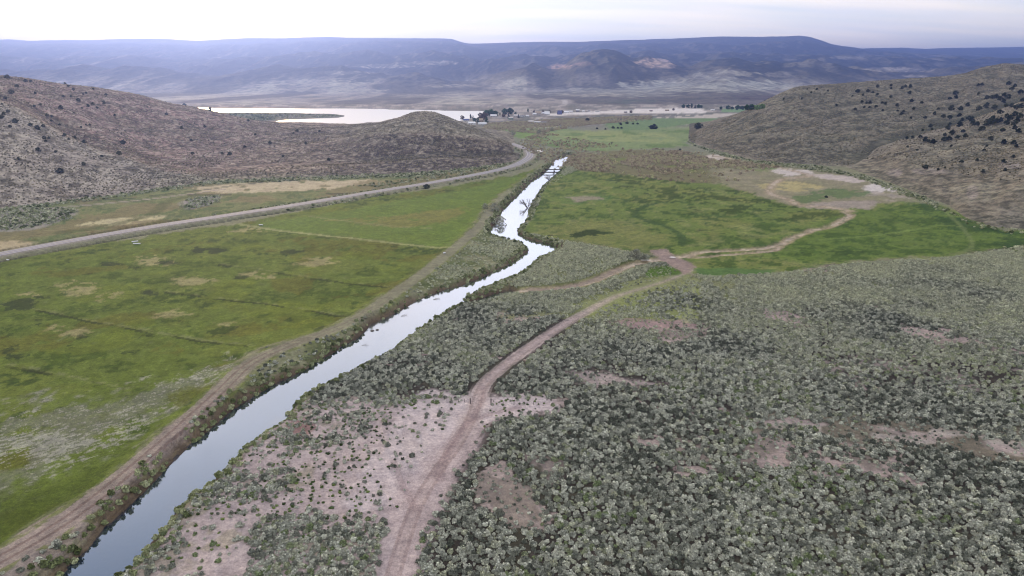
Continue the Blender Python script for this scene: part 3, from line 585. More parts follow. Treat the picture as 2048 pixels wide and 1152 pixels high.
# ------------------------------------------------------------------ plants: prototype meshes
def quads(P, N, size, rs, jit=.5):
    """leaf quads at points P facing roughly along N"""
    n = len(P); N = N + rs.normal(0, jit, (n, 3)); N /= np.linalg.norm(N, axis=1)[:, None]
    U = np.cross(N, rs.normal(0, 1, (n, 3))); U /= np.linalg.norm(U, axis=1)[:, None]; W = np.cross(N, U)
    s = size * rs.uniform(.6, 1.35, (n, 1)); e = rs.uniform(.55, 1.0, (n, 1))
    V = np.stack([P - U * s - W * s * e, P + U * s - W * s * e * .6, P + U * s * .8 + W * s * e, P - U * s * .7 + W * s * e], 1).reshape(-1, 3)
    return V, np.arange(4 * n).reshape(n, 4)
def sph(n, rs, zmin=-.2):
    v = rs.normal(0, 1, (n * 3, 3)); v /= np.linalg.norm(v, axis=1)[:, None]; v = v[v[:, 2] > zmin]; return v[:n]
def merge(parts):
    Vs, Fs, o = [], [], 0
    for V, Fq in parts: Vs.append(V); Fs.append(Fq + o); o += len(V)
    return np.concatenate(Vs), np.concatenate(Fs)
def core(rx, rz, z0, rs, seg_=8):
    V = []; 
    for k, (h, r) in enumerate(((0, .8), (.45, 1.0), (.8, .72), (1.0, .25))):
        for i in range(seg_): t = 2 * math.pi * i / seg_; q = r * rs.uniform(.85, 1.1); V.append((rx * q * math.cos(t), rx * q * math.sin(t), z0 + rz * h))
    Fq = [(k * seg_ + i, k * seg_ + (i + 1) % seg_, (k + 1) * seg_ + (i + 1) % seg_, (k + 1) * seg_ + i) for k in range(3) for i in range(seg_)]
    Fq += [(24, 25, 26, 27), (24, 27, 28, 31), (28, 29, 30, 31)]
    return np.array(V), np.array(Fq)
def bush_mesh(name, seed, lobes=12, per=14, leaf=.145, flat=.74):
    rs = np.random.default_rng(seed); parts = [core(.62, .5, 0, rs)]
    D = sph(lobes, rs, .05)
    for d in D:
        c = d * np.array([.62, .62, flat]) * rs.uniform(.75, 1.05); c[2] += .12; r = rs.uniform(.24, .38)
        q = sph(per, rs, -.35); q = q[(q @ d) > -.45]
        V, Fq = quads(c + q * r, q, leaf, rs, .45); parts.append((V, Fq))
    V, Fq = merge(parts); V[:, 2] = np.maximum(V[:, 2], -.05); return np_mesh(name, V, Fq)
def tree_mesh(name, seed, h, w, lobes, per, leaf, cone=0.0, base=.18):
    rs = np.random.default_rng(seed); parts = []
    for k in range(lobes):
        t = rs.uniform(0, 1); zc = h * (base + (1 - base) * t)
        rr = w * .5 * ((1 - t) * cone + (1 - cone) * math.sqrt(max(.05, 1 - (2 * t - .85) ** 2))) * math.sqrt(rs.uniform(.05, 1))
        an = rs.uniform(0, 6.28); c = np.array([rr * math.cos(an), rr * math.sin(an), zc * .93]); r = rs.uniform(.1, .19) * w * (1 - .5 * cone * t)
        q = sph(per, rs, -.6); V, Fq = quads(c + q * r * np.array([1, 1, .8]), q, leaf, rs, .5); parts.append((V, Fq))
    V, Fq = merge(parts); return np_mesh(name, V, Fq)
def tube(pts, rad, seg_=6):
    V = []; P = np.array(pts, float); n = len(P)
    for i in range(n):
        t = P[min(i + 1, n - 1)] - P[max(i - 1, 0)]; t /= np.linalg.norm(t) + 1e-9
        a = np.cross(t, [0.3, .9, .1]); a /= np.linalg.norm(a); b = np.cross(t, a)
        for k in range(seg_): an = 2 * math.pi * k / seg_; V.append(P[i] + (a * math.cos(an) + b * math.sin(an)) * rad[i])
    Fq = [(i * seg_ + k, i * seg_ + (k + 1) % seg_, (i + 1) * seg_ + (k + 1) % seg_, (i + 1) * seg_ + k) for i in range(n - 1) for k in range(seg_)]
    return np.array(V), np.array(Fq)
def trunk_mesh(name, h, w, seed, limbs=5):
    rs = np.random.default_rng(seed); r0 = .045 * h
    parts = [tube([(0, 0, -.3), (.02 * h, 0, h * .3), (0, .02 * h, h * .75)], [r0, r0 * .75, r0 * .25])]
    for k in range(limbs):
        a = rs.uniform(0, 6.28); z0 = h * rs.uniform(.15, .5); parts.append(tube([(0, 0, z0), (w * .2 * math.cos(a), w * .2 * math.sin(a), z0 + h * .12), (w * .36 * math.cos(a), w * .36 * math.sin(a), z0 + h * .3)], [r0 * .5, r0 * .35, r0 * .1], 5))
    return np_mesh(name, *merge(parts))
S = lambda *c: tuple(srgb(*c, 1.25))
M_sage = leaf_mat('sagebrush_leaves', trans=.06, stops= [(0, S(84,88,80)), (.25, S(118,121,112)), (.5, S(150,153,143)), (.8, S(180,182,171)), (.93, S(154,157,136)), (1, S(112,124,92))], field=(250, 420, S(150,153,134), S(184,186,160)))
M_sage_dry = leaf_mat('hill_sage_leaves', [(0, S(74,72,56)), (.5, S(112,106,88)), (1, S(142,134,114))])
M_dark = leaf_mat('greasewood_leaves', [(0, S(44,56,34)), (.6, S(70,86,52)), (1, S(96,112,62))])
M_will = leaf_mat('willow_scrub', [(0, S(132,122,104)), (.5, S(168,156,138)), (1, S(172,172,134))])
M_bank = leaf_mat('bank_scrub', [(0, S(76,84,54)), (.5, S(120,128,92)), (1, S(158,162,132))])
M_jun = leaf_mat('juniper_leaves', [(0, S(38,46,34)), (.6, S(52,60,44)), (1, S(68,72,54))], trans=.05)
M_cott = leaf_mat('cottonwood_leaves', [(0, S(34,62,40)), (1, S(56,84,48))]); M_brn = leaf_mat('brown_leaves', [(0, S(66,54,46)), (1, S(90,76,62))]); M_pale = leaf_mat('pale_leaves', [(0, S(104,128,84)), (1, S(124,146,98))])
M_grey = leaf_mat('grey_willow_leaves', [(0, S(128,130,118)), (1, S(150,152,138))])
M_bark = flat_mat('bark', srgb(84,70,60), .9, .25, 3)
# ------------------------------------------------------------------ scatter
def jitgrid(x0, x1, y0, y1, s, seed):
    rs = np.random.default_rng(seed); gx, gy = np.meshgrid(np.arange(x0, x1, s), np.arange(y0, y1, s), indexing='ij')
    return gx.ravel() + rs.uniform(-.5, .5, gx.size) * s, gy.ravel() + rs.uniform(-.5, .5, gx.size) * s, rs
def gnodes(name, protos):
    g = bpy.data.node_groups.new(name, 'GeometryNodeTree')
    g.interface.new_socket('Geometry', in_out='INPUT', socket_type='NodeSocketGeometry'); g.interface.new_socket('Geometry', in_out='OUTPUT', socket_type='NodeSocketGeometry')
    N = g.nodes; i = N.new('NodeGroupInput'); o = N.new('NodeGroupOutput'); j = N.new('GeometryNodeJoinGeometry')
    def attr(nm, dt): a = N.new('GeometryNodeInputNamedAttribute'); a.data_type = dt; a.inputs[0].default_value = nm; return a.outputs[0]
    va, sca, ro_ = attr('var', 'INT'), attr('scl', 'FLOAT_VECTOR'), attr('rot', 'FLOAT_VECTOR')
    for k, p in enumerate(protos):
        c = N.new('FunctionNodeCompare'); c.data_type = 'INT'; c.operation = 'EQUAL'; g.links.new(va, c.inputs[2]); c.inputs[3].default_value = k
        ob = N.new('GeometryNodeObjectInfo'); ob.transform_space = 'ORIGINAL'; ob.inputs[0].default_value = p; ob.inputs['As Instance'].default_value = True
        ip = N.new('GeometryNodeInstanceOnPoints'); g.links.new(i.outputs[0], ip.inputs['Points']); g.links.new(c.outputs[0], ip.inputs['Selection']); g.links.new(ob.outputs['Geometry'], ip.inputs['Instance'])
        e = N.new('FunctionNodeEulerToRotation'); g.links.new(ro_, e.inputs[0]); g.links.new(e.outputs[0], ip.inputs['Rotation']); g.links.new(sca, ip.inputs['Scale'])
        g.links.new(ip.outputs[0], j.inputs[0])
    g.links.new(j.outputs[0], o.inputs[0]); return g
def scatter(name, x, y, z, s, protos, label, cat, seed, hs=1.0):
    rs = np.random.default_rng(seed); n = len(x); me = bpy.data.meshes.new(name); me.vertices.add(n)
    me.vertices.foreach_set('co', np.stack([x, y, z], 1).astype(np.float32).ravel())
    me.attributes.new('var', 'INT', 'POINT').data.foreach_set('value', rs.integers(0, len(protos), n).astype(np.int32))
    sv = np.stack([s * rs.uniform(.85, 1.15, n), s * rs.uniform(.85, 1.15, n), s * hs * rs.uniform(.75, 1.2, n)], 1)
    me.attributes.new('scl', 'FLOAT_VECTOR', 'POINT').data.foreach_set('vector', sv.astype(np.float32).ravel())
    me.attributes.new('rot', 'FLOAT_VECTOR', 'POINT').data.foreach_set('vector', np.stack([0 * x, 0 * x, rs.uniform(0, 6.28, n)], 1).astype(np.float32).ravel())
    o = link(name, me); md = o.modifiers.new('scatter', 'NODES'); md.node_group = gnodes(name, protos)
    print('SCATTER', name, n)
    return tag(o, label, cat, kind='stuff')
def proto(name, me, mat):
    me.materials.append(mat); o = bpy.data.objects.new(name, me); return o
def inpoly(x, y, pts, soft=0, z=0): return sdf(x, y, gp(pts, z), 60)
# --- sagebrush on the flats
SAGE_ALL = [(1130,480),(1250,502),(1310,512),(1384,545),(1420,552),(1560,546),(1700,526),(1900,514),(2048,492),(2400,500),(2900,900),(2600,1400),(60,1400),(240,1152),(400,985),(560,850),(640,778),(830,665),(930,606),(1010,572),(1060,538),(1118,498)]
x, y, rs = jitgrid(-180, 560, 92, 560, 1.3, 201)
keep = np.abs(x) < y * 1.05 + 10; x, y = x[keep], y[keep]
d = inpoly(x, y, SAGE_ALL); keep = d < -.5; x, y = x[keep], y[keep]
n1 = fbm(x, y, 26, 6, 211, .66); n2 = fbm(x, y, 8, 3, 213)
dens = np.full(len(x), 1.0); big = np.ones(len(x))
def zone(pts, soft=2.0): return sst(sdf(x + (n2 - .5) * 8, y + (n2 - .5) * 8, gp(pts), 60), soft, -soft)
SANDY = [(400,985),(560,850),(600,800),(690,800),(760,815),(870,800),(935,800),(1080,795),(1110,820),(1000,840),(975,860),(900,960),(840,1060),(800,1152),(790,1240),(150,1240),(300,1090)]
sd = zone(SANDY); dens = dens * (1 - sd) + sd * .13
for zz, k in (([(500,1060),(560,1030),(650,1020),(730,1060),(772,1050),(770,1152),(740,1240),(480,1240),(500,1130)], 1.0), ([(350,1010),(420,960),(520,940),(590,960),(560,990),(420,1015)], .85), ([(590,850),(700,820),(760,830),(740,870),(640,900),(580,910),(560,880)], .8), ([(440,960),(560,930),(590,955),(480,985)], .6), ([(250,1140),(330,1060),(390,1090),(350,1152)], .6), ([(590,810),(640,780),(760,770),(770,800),(660,820)], .8)):
    m = zone(zz, 1.5); dens = dens * (1 - m) + k * m; sd = sd * (1 - m * k)
def cut(pts, k, soft=2.0):
    global dens
    dens = dens * (1 - zone(pts, soft) * k)
cut([(1228,645),(1260,638),(1330,640),(1405,650),(1380,658),(1300,658),(1240,655)], 1.0, 1.0); cut([(1200,615),(1290,590),(1400,560),(1425,620),(1390,645),(1240,640),(1150,670)], .45)
cut([(1130,740),(1190,738),(1340,765),(1330,778),(1160,770)], .75); cut([(960,790),(1110,800),(1110,825),(960,830)], .85); cut([(1330,532),(1390,545),(1400,562),(1300,588),(1180,622),(1140,612),(1240,570)], .85); cut([(1300,533),(1345,532),(1365,543),(1330,552),(1290,553)], .9)
cut([(1600,700),(1800,720),(2100,740),(2100,800),(1850,780),(1700,760)], .4); cut([(1500,835),(1720,840),(1900,855),(2100,900),(2100,930),(1850,890),(1500,850)], .65); cut([(1060,915),(1140,920),(1110,970)], .5); cut([(990,1050),(1050,1045),(1040,1130),(980,1130)], .4); cut([(820,770),(900,770),(900,800),(800,795)], .6)
cut([(1100,520),(1300,522),(1240,545),(1130,575),(1050,572)], .25)
dens *= 1 - .55 * sst(n1, .645, .69) * (1 - sd); dens *= 1 - .3 * sst(n2, .64, .72)
lowd = (dens < .45) & (sd < .3); dens = np.where(sd < .3, np.maximum(dens, .34), dens)
tr = dline(x, y, TRACK, 30); dens *= sst(tr + 2.5 * (n2 - .5), 3.4 + .2, 5.2) ; dens[(tr < 7.5) & (y < 215) & (y > 150) & (x < 0)] *= .3
dens *= sst(np.minimum(dline(x, y, CREEK, 20), dline(x, y, CREEK2, 20)), 4, 6.5); dens *= (sdf(x, y, RIV, 20) > 2.2); dens *= (sdf(x, y, RAMP, 20) > 1.5)
keep = rs.uniform(0, 1, len(x)) < dens; x, y, sdk, lowd = x[keep], y[keep], sd[keep], lowd[keep]
size = rs.uniform(.58, 1.34, len(x)) * np.where(lowd, rs.uniform(.35, .8, len(x)), 1) * (1 - .32 * sdk * (rs.uniform(0, 1, len(x)) < .8)) * (1 + .25 * (fbm(x, y, 30, 3, 217) - .5)) * (1 - .12 * sst(y, 300, 480))
z = ground_z(x, y) - .06
u_, v_ = proj(x, y, z + .4)
protosS = [bush_mesh('sagebrush', 300 + i) for i in range(5)]
for m_ in protosS: m_.materials.append(M_sage)
vis = (u_ > 0) & (u_ < 2048) & (v_ > 0) & (v_ < 1150)
score = np.where(vis, size / np.hypot(y, 110), 0); order = np.argsort(-score)[:300]
ind = np.zeros(len(x), bool); ind[order] = True
isand = sdk > .5
sag = []
def where_s(u0, v0, sand_):
    tx = np.interp(v0, [800, 880, 950, 1020, 1120, 1200], [965, 920, 870, 830, 795, 775])
    if sand_: return 'on bare pink sand left of the dirt track'
    if u0 < tx: return 'in the dense clump between river and dirt track'
    if u0 < tx + 230: return 'just right of the dirt track'
    if u0 < 1500: return 'in the dense stand at the bottom centre'
    return 'in the dense stand toward the bottom right corner'
for i in order:
    o = bpy.data.objects.new('sagebrush', protosS[random.randrange(5)]); COL.objects.link(o); s_ = float(size[i])
    o.location = (float(x[i]), float(y[i]), float(z[i])); o.scale = (s_ * random.uniform(.85, 1.15), s_ * random.uniform(.85, 1.15), s_ * random.uniform(.75, 1.2)); o.rotation_euler.z = random.uniform(0, 6.28)
    sz = 'large' if s_ > 1.2 else 'rounded'
    tag(o, sz + ' grey green sagebrush ' + where_s(u_[i], v_[i], isand[i]), 'sagebrush', 'nearest sagebrush of the flats')
pr = [bpy.data.objects.new('sagebrush_source', m_) for m_ in protosS]
r_ = ~ind
scatter('sagebrush_stand', x[r_], y[r_], z[r_], size[r_], pr, 'dense grey green sagebrush covering the flats right of the river', 'sagebrush stand', 221)
# --- dark greasewood on the sand
x, y, rs = jitgrid(-160, 60, 95, 260, 2.0, 231); P_ = gp(SANDY); d = sdf(x, y, P_, 40); tr = dline(x, y, TRACK, 30); fieldn = fbm(x, y, 16, 3, 233)
k = (d < 0) & (tr > 4.5) & (rs.uniform(0, 1, len(x)) < .1 + .5 * sst(fieldn, .42, .6)); k &= ~((sdf(x, y, gp([(830,800),(960,800),(900,900),(840,1000),(790,1000),(760,900)]), 30) < 0) & (rs.uniform(0, 1, len(x)) < .85)); k &= sdf(x, y, RIV, 20) > 2
x, y = x[k], y[k]
protD = [proto('greasewood_source', bush_mesh('greasewood', 320 + i, 6, 14, .1, .7), M_dark) for i in range(3)]
scatter('greasewood', x, y, ground_z(x, y) - .05, rs.uniform(.38, .85, len(x)), protD, 'small dark greasewood bushes dotted over the pink sand', 'greasewood', 235, .9)
# --- scrub along the river banks and dike
x, y, rs = jitgrid(-330, 330, 95, 1060, 1.9, 241); r = sdf(x, y, RIV, 40); n2 = fbm(x, y, 10, 3, 243); n1 = fbm(x, y, 30, 3, 245)
BANKS = [(-300,1330),(0,1100),(200,975),(330,880),(440,775),(520,700),(600,684),(700,642),(800,580),(880,520),(940,460),(975,414),(1020,382),(1075,342),(1110,318),(1130,300),(1200,306),(1180,330),(1130,352),(1090,380),(1080,410),(1060,445),(1045,462),(1130,480),(1118,500),(1066,540),(1020,570),(940,612),(900,640),(600,860),(100,1330)]
d = sdf(x, y, gp(BANKS), 40); dk = dline(x, y, DIKE, 30)
dn = (d < 0) * (r > 1.2) * (.30 + .9 * sst(n1, .45, .6)) * sst(dk, 3.5, 6); dn = np.maximum(dn, (r > .8) * (r < 5.5) * (.25 + .9 * sst(n2, .42, .55)) * (d < 0)); pinkb = sst(y, 215, 170) * (r > 7); dn = dn * (1 - .8 * pinkb)
dn *= 1 - .55 * (r < 5.5) * (x > -3) * (y < 290)
k = rs.uniform(0, 1, len(x)) < dn; x, y, r, n2 = x[k], y[k], r[k], n2[k]; zb = ground_z(x, y) - .1
wet = r + rs.uniform(-2, 2, len(x)) < 5
protB = [proto('bank_scrub_source', bush_mesh('bank_scrub', 330 + i), M_bank) for i in range(3)]
w_ = wet; scatter('riverbank_scrub', x[w_], y[w_], zb[w_], rs.uniform(.7, 1.5, w_.sum()), protB, 'dark green scrub lining the steep river bank', 'scrub', 247, 1.1)
w_ = ~wet; scatter('dike_sage', x[w_], y[w_], zb[w_], rs.uniform(.6, 1.25, w_.sum()), pr, 'pale sage and grass tufts along the dike left of the river', 'scrub', 249, .8)
# --- willow thickets
x, y, rs = jitgrid(-60, 620, 560, 2050, 4.2, 251); n3 = fbm(x * .7, y * .45, 34, 4, 253)
T1 = [(1110,335),(1140,305),(1200,300),(1300,297),(1420,308),(1510,328),(1560,334),(1500,345),(1470,366),(1380,368),(1260,352),(1150,338)]
d1 = sdf(x, y, gp(T1), 60); dn = sst(d1, 6, -6) * (.08 + .8 * sst(n3, .44, .54))
T2 = [(1040,280),(1100,262),(1180,250),(1300,240),(1300,232),(1120,238),(980,246),(960,258),(1010,262),(1090,268),(1100,290),(1060,300)]
d2 = sdf(x, y, gp(T2), 60); dn = np.maximum(dn, sst(d2, 8, -8) * (.25 + .75 * sst(n3, .42, .5)))
T3 = [(1045,300),(1060,282),(1100,266),(1160,280),(1240,292),(1190,306),(1130,312),(1100,325),(1080,318)]; dn = np.maximum(dn, sst(sdf(x, y, gp(T3), 60), 8, -8) * .35 * sst(n3, .36, .5)); dn = np.maximum(dn, (sdf(x, y, gp([(960,253),(1000,250),(1110,250),(1110,254),(1000,258)]), 30) < 0) * .8)
k = rs.uniform(0, 1, len(x)) < dn; x, y = x[k], y[k]; protW = [proto('willow_source', bush_mesh('willow_scrub', 340 + i, 13, 16, .13, .8), M_will) for i in range(3)]
scatter('willow_thicket', x, y, ground_z(x, y) - .2, rs.uniform(1.4, 2.8, len(x)), protW, 'brown leafless willow thicket filling the wet middle valley', 'willow thicket', 255, .9)
# --- scrub at the hill feet, road verge, west flats, lake shore
x, y, rs = jitgrid(-520, 760, 380, 1300, 3.0, 261); n1 = fbm(x, y, 22, 3, 263)
base = np.zeros(len(x))
for pts, kk in (([(1375,284),(1400,294),(1500,320),(1640,332),(1740,355),(1850,396),(1930,442),(1960,452),(1880,418),(1790,382),(1700,352),(1620,340),(1500,326),(1420,305)], .9), ([(1930,440),(1990,457),(2048,462),(2300,480),(2300,500),(2048,470),(1950,458)], .3), ([(-100,425),(50,415),(150,420),(130,440),(60,458),(-100,462)], .9), ([(368,412),(372,400),(400,394),(440,392),(430,406),(390,417)], .9), ([(-200,438),(0,416),(230,389),(430,361),(700,351),(850,344),(1030,324),(1040,328),(860,352),(700,358),(430,368),(230,396),(0,424)], .7), ([(700,372),(820,356),(930,340),(1030,324),(1035,330),(900,354),(760,374)], .35), ([(2000,498),(2048,488),(2300,495),(2300,525),(2048,515)], .8)):
    base = np.maximum(base, sst(sdf(x + (n1 - .5) * 12, y + (n1 - .5) * 12, gp(pts), 60), 3, -3) * kk)
rdd = dline(x, y, ROAD, 40); base = np.maximum(base, ((rdd > 9) & (rdd < 17) & (y > 560)) * .55 * sst(n1, .3, .5)); base *= rdd > 8
k = (rs.uniform(0, 1, len(x)) < base); x, y = x[k], y[k]; k = hills_z(x, y) < .3; x, y = x[k], y[k]
scatter('hillfoot_scrub', x, y, ground_z(x, y) - .1, rs.uniform(.9, 1.9, len(x)), [protB[0], protB[1], pr[0], pr[1], protB[2]], 'low mixed scrub along the hill feet and road verges', 'scrub', 265, .9)
# --- sage on the hills
for H, nm, sp_, lab, sd_ in ((hillL, 'hill_sage', 3.6, 'low dry sage peppered over the reddish left hill', 271), (hillR, 'hill_sage', 4.6, 'low dry sage over the far right hill', 273), (hillF, 'hill_sage', 3.7, 'low dry sage over the near right ridge', 275)):
    x, y, rs = jitgrid(H.A[0] * 1100, H.A[-1] * 1500 + 10, H.Y[0], H.Y[-1], sp_, sd_)
    a = x / y; zz = H.z(x, y); cr = np.interp(a, H.A, H.crest); n1 = fbm(x, y, 30, 4, sd_)
    k = (zz > .6) & (np.abs(a) < .86) & (y < cr + 40) & (rs.uniform(0, 1, len(x)) < .35 + .65 * sst(n1, .42, .58)); x, y, zz = x[k], y[k], zz[k]
    ok = zz + .01 >= hills_z(x, y); x, y, zz = x[ok], y[ok], zz[ok]
    if nm == 'hill_sage' and H is hillL: ph = [proto('hill_sage_source', bush_mesh('hill_sage', 350 + i, 5, 10, .17, .6), M_sage_dry) for i in range(3)]
    scatter(nm, x, y, zz - .1, rs.uniform(.55, 1.35, len(x)), ph, lab, 'sage', sd_ + 1, .9)
x, y, rs = jitgrid(-1000, -300, 1680, 2400, 9.0, 281); dI = sdf(x, y, ISLE, 60); n1 = fbm(x, y, 50, 3, 283); k = (dI < -12) & (rs.uniform(0, 1, len(x)) < .15 + .85 * sst(n1, .48, .56)); x, y = x[k], y[k]
scatter('lake_spit_shrubs', x, y, ground_z(x, y) - .1, rs.uniform(1.5, 3.2, len(x)), protB, 'low shrubs on the dark spit in the lake', 'shrubs', 285, .9)
# ------------------------------------------------------------------ trees as things
def copy_tree(root):
    c = root.copy(); COL.objects.link(c)
    for ch in root.children: k = ch.copy(); COL.objects.link(k); k.parent = c
    return c
def make_tree(name, h, w, mat, seed, lobes=34, per=22, leaf=.3, cone=0., base=.15):
    e = bpy.data.objects.new(name, None); COL.objects.link(e)
    link('trunk', trunk_mesh('trunk', h, w, seed), e, M_bark); link('crown', tree_mesh('crown', seed + 1, h, w, lobes, per, leaf, cone, base), e, mat); return e
KINDS = {'juniper': (lambda i: make_tree('juniper_tree', 5, 5.2, M_jun, 400 + i * 3, 30, 20, .34, .15, .1), 3), 'round': (lambda i: make_tree('cottonwood_tree', 12, 13, M_cott, 420 + i * 3, 44, 22, .7, 0., .16), 2),
         'brown': (lambda i: make_tree('bare_cottonwood', 12, 12, M_brn, 440 + i * 3, 40, 20, .65, 0., .14), 1), 'cone': (lambda i: make_tree('conifer_tree', 12, 7, M_jun, 450 + i * 3, 40, 18, .55, .85, .08), 1), 'pale': (lambda i: make_tree('pale_tree', 12, 14, M_pale, 460 + i * 3, 40, 20, .75, 0., .1), 1),
         'slim': (lambda i: make_tree('slender_tree', 12, 5.5, M_cott, 470 + i * 3, 34, 18, .5, 0., .1), 1), 'bush': (lambda i: make_tree('round_bush', 6, 9, M_jun, 480 + i * 3, 40, 20, .5, 0., .03), 1), 'grey': (lambda i: make_tree('grey_willow', 6, 7.5, M_grey, 490 + i * 3, 34, 24, .22, 0., .06), 1)}
pool = {}
def plant(kind, u, v, hpx, label, cat='tree', group=None, wk=1.0, yfix=None):
    """tree whose foot is seen at (u, v) and whose height is hpx photo pixels"""
    fn, nv = KINDS[kind]; i = random.randrange(nv)
    xx, yy, zz = hit(u, v)
    if (kind, i) not in pool: o = fn(i); pool[(kind, i)] = o
    else: o = copy_tree(pool[(kind, i)])
    base_h = {'juniper': 5, 'bush': 6, 'grey': 6}.get(kind, 12); s_ = hpx * math.hypot(yy, zz - HC) / F / base_h
    o.location = (xx, yy, zz - .15); o.scale = (s_ * wk, s_ * wk, s_); o.rotation_euler.z = random.uniform(0, 6.28)
    tag(o, label, cat, group); return o
ORD = ['first','second','third','fourth','fifth','sixth','seventh','eighth','ninth','tenth','eleventh','twelfth','thirteenth','fourteenth','fifteenth','sixteenth','seventeenth','eighteenth','nineteenth','twentieth']
def ordinal(i): return ORD[i] if i < 20 else ('twenty ' + ORD[i - 20] if i < 29 else 'thirtieth' if i == 29 else 'thirty ' + ORD[i - 30])
jr = [(350,367,12),(320,383,10),(408,375,10),(272,415,10),(176,418,9),(452,450,11),(550,473,14),(563,382,20),(535,403,10),(592,397,12),(618,378,16),(643,385,12),(668,354,16),(667,395,14),(627,320,12),(737,347,14),(738,362,12),(796,362,16),(812,354,16),(838,355,18),(835,388,18),(737,408,14),(586,433,14),(610,440,12),(627,439,18),(597,462,12),(626,462,12),(660,459,14),(692,440,14),(710,443,14),(695,479,14),(770,454,18),(847,430,18),(856,470,14),(900,438,14),(772,481,12),(792,497,16),(804,483,12),(843,517,12),(916,517,16),(967,497,18),(985,472,14),(1053,475,30),(1046,420,16),(1076,392,22),(1078,412,18),(1100,474,24),(1012,512,20),(1045,522,24),(1096,507,20),(1195,347,16),(1215,344,16),(1240,414,20),(1196,392,14),(1240,449,18),(1197,474,26),(1235,462,24),(1140,452,20),(1355,340,20),(1385,352,18),(1370,370,20),(1290,410,22),(1310,422,24),(1330,404,24),(1350,412,24),(1280,467,24),(1268,412,20),(1330,434,20),(1415,390,26),(1425,432,24),(1370,457,24),(1395,470,28),(1340,459,22),(1310,492,24),(1420,462,26),(1405,594,28),(1382,550,26),(1383,572,22),(1330,650,28),(1380,652,26),(1395,669,20),(1260,631,24),(1322,587,22),(1327,752,26),(1188,740,18),(1107,751,18),(1225,687,14),(1240,664,12),(1053,664,12),(960,649,28),(918,637,28),(935,644,20),(1015,636,26),(1040,632,24),(1058,602,28),(1020,608,18),(1085,622,20),(1127,614,22),(1115,592,20),(1095,559,28),(1110,529,18),(1145,524,24),(1160,534,30),(1170,552,26),(1190,554,24),(1215,579,26),(1240,552,34),(1260,546,34),(1270,531,30),(1205,579,18),(945,562,18),(953,577,12),(1038,574,24),(1045,552,16),(850,620,16),(890,619,18),(822,623,14),(826,668,12),(875,686,12),(1380,722,16),(1335,792,18),(985,788,14),(1020,778,12),(905,582,12),(1410,514,28),(1385,504,26),(1360,524,28),(1345,549,26),(1400,534,26),(1310,534,24),(1290,539,26),(1345,514,24),(917,780,24),(1218,800,20),(300,365,8),(230,525,7),(490,330,10)]
jl = [(105,190,60),(345,232,46),(420,238,40),(235,312,50),(155,395,62),(75,466,40),(25,540,30),(110,652,48),(55,680,46),(15,730,38),(215,790,66),(140,850,40),(415,830,50),(515,878,62),(590,848,44),(470,575,34),(548,550,30),(480,395,34),(860,440,36),(965,436,32),(995,345,32),(930,300,34),(1065,495,46),(1260,545,44),(1195,570,42),(1115,594,26),(1320,592,32),(830,600,54),(1410,530,46),(1440,420,36),(1265,336,30),(1170,392,30),(1130,405,26),(640,700,44),(700,712,36),(700,768,30),(810,822,34),(1100,858,30),(1170,822,26),(1220,822,26),(875,970,50),(930,1012,32),(1015,998,44),(1145,1062,56),(600,1010,50),(665,1002,34),(625,1045,36),(760,238,38),(880,262,30),(935,262,24),(1150,285,26),(1410,275,18),(1493,297,24),(1610,322,24),(1733,337,34),(1005,658,24),(1670,1078,44),(520,1152,30),(628,218,24),(300,400,0)]
jz = [(222,874,26),(345,1000,34),(107,922,18),(482,955,22),(687,892,26),(710,832,26),(588,907,16),(1110,892,18),(1048,743,18),(1557,830,18),(1323,896,22),(1410,852,16),(1895,926,18),(960,664,16),(1062,606,20),(1210,640,22),(1180,736,16),(1103,815,16),(1712,760,16),(320,880,14),(930,565,16),(1430,700,14),(1630,905,14),(1470,780,14),(660,668,14),(1280,890,16),(60,735,14),(12,680,20),(1760,830,14),(1690,770,10),(1840,760,12)]
allj = [(1500 + a / 2.619, 40 + b / 2.619, s / 2.619, 'R') for a, b, s in jr] + [(a / 6.777, 130 + b / 6.777, s / 6.777, 'L') for a, b, s in jl if s] + [(a / 2.88, b / 2.88, s / 2.88, 'L') for a, b, s in jz]
rows = {}
for q in allj:
    side = q[3]; lim = (185, 225, 265) if side == 'R' else (180, 215, 250)
    band = sum(q[1] > l for l in lim); rows.setdefault((side, band, q[2] > (8.2 if side == 'R' else 6)), []).append(q)
BN = {'R': ['cresting the right hill', 'on the upper right slope', 'on the middle right slope', 'low on the right ridge'], 'L': ['cresting the left hill', 'high on the left hill', 'halfway down the left hill', 'low on the left hill']}
for (side, band, big_), L_ in sorted(rows.items()):
    L_.sort()
    for i, (u, v, s_, _) in enumerate(L_):
        plant('juniper', u, v, s_ * .95, f"{ordinal(i)} from the left of the {'larger' if big_ else 'smaller'} junipers {BN[side][band]}", 'juniper', 'junipers on the hills', random.uniform(.95, 1.2))
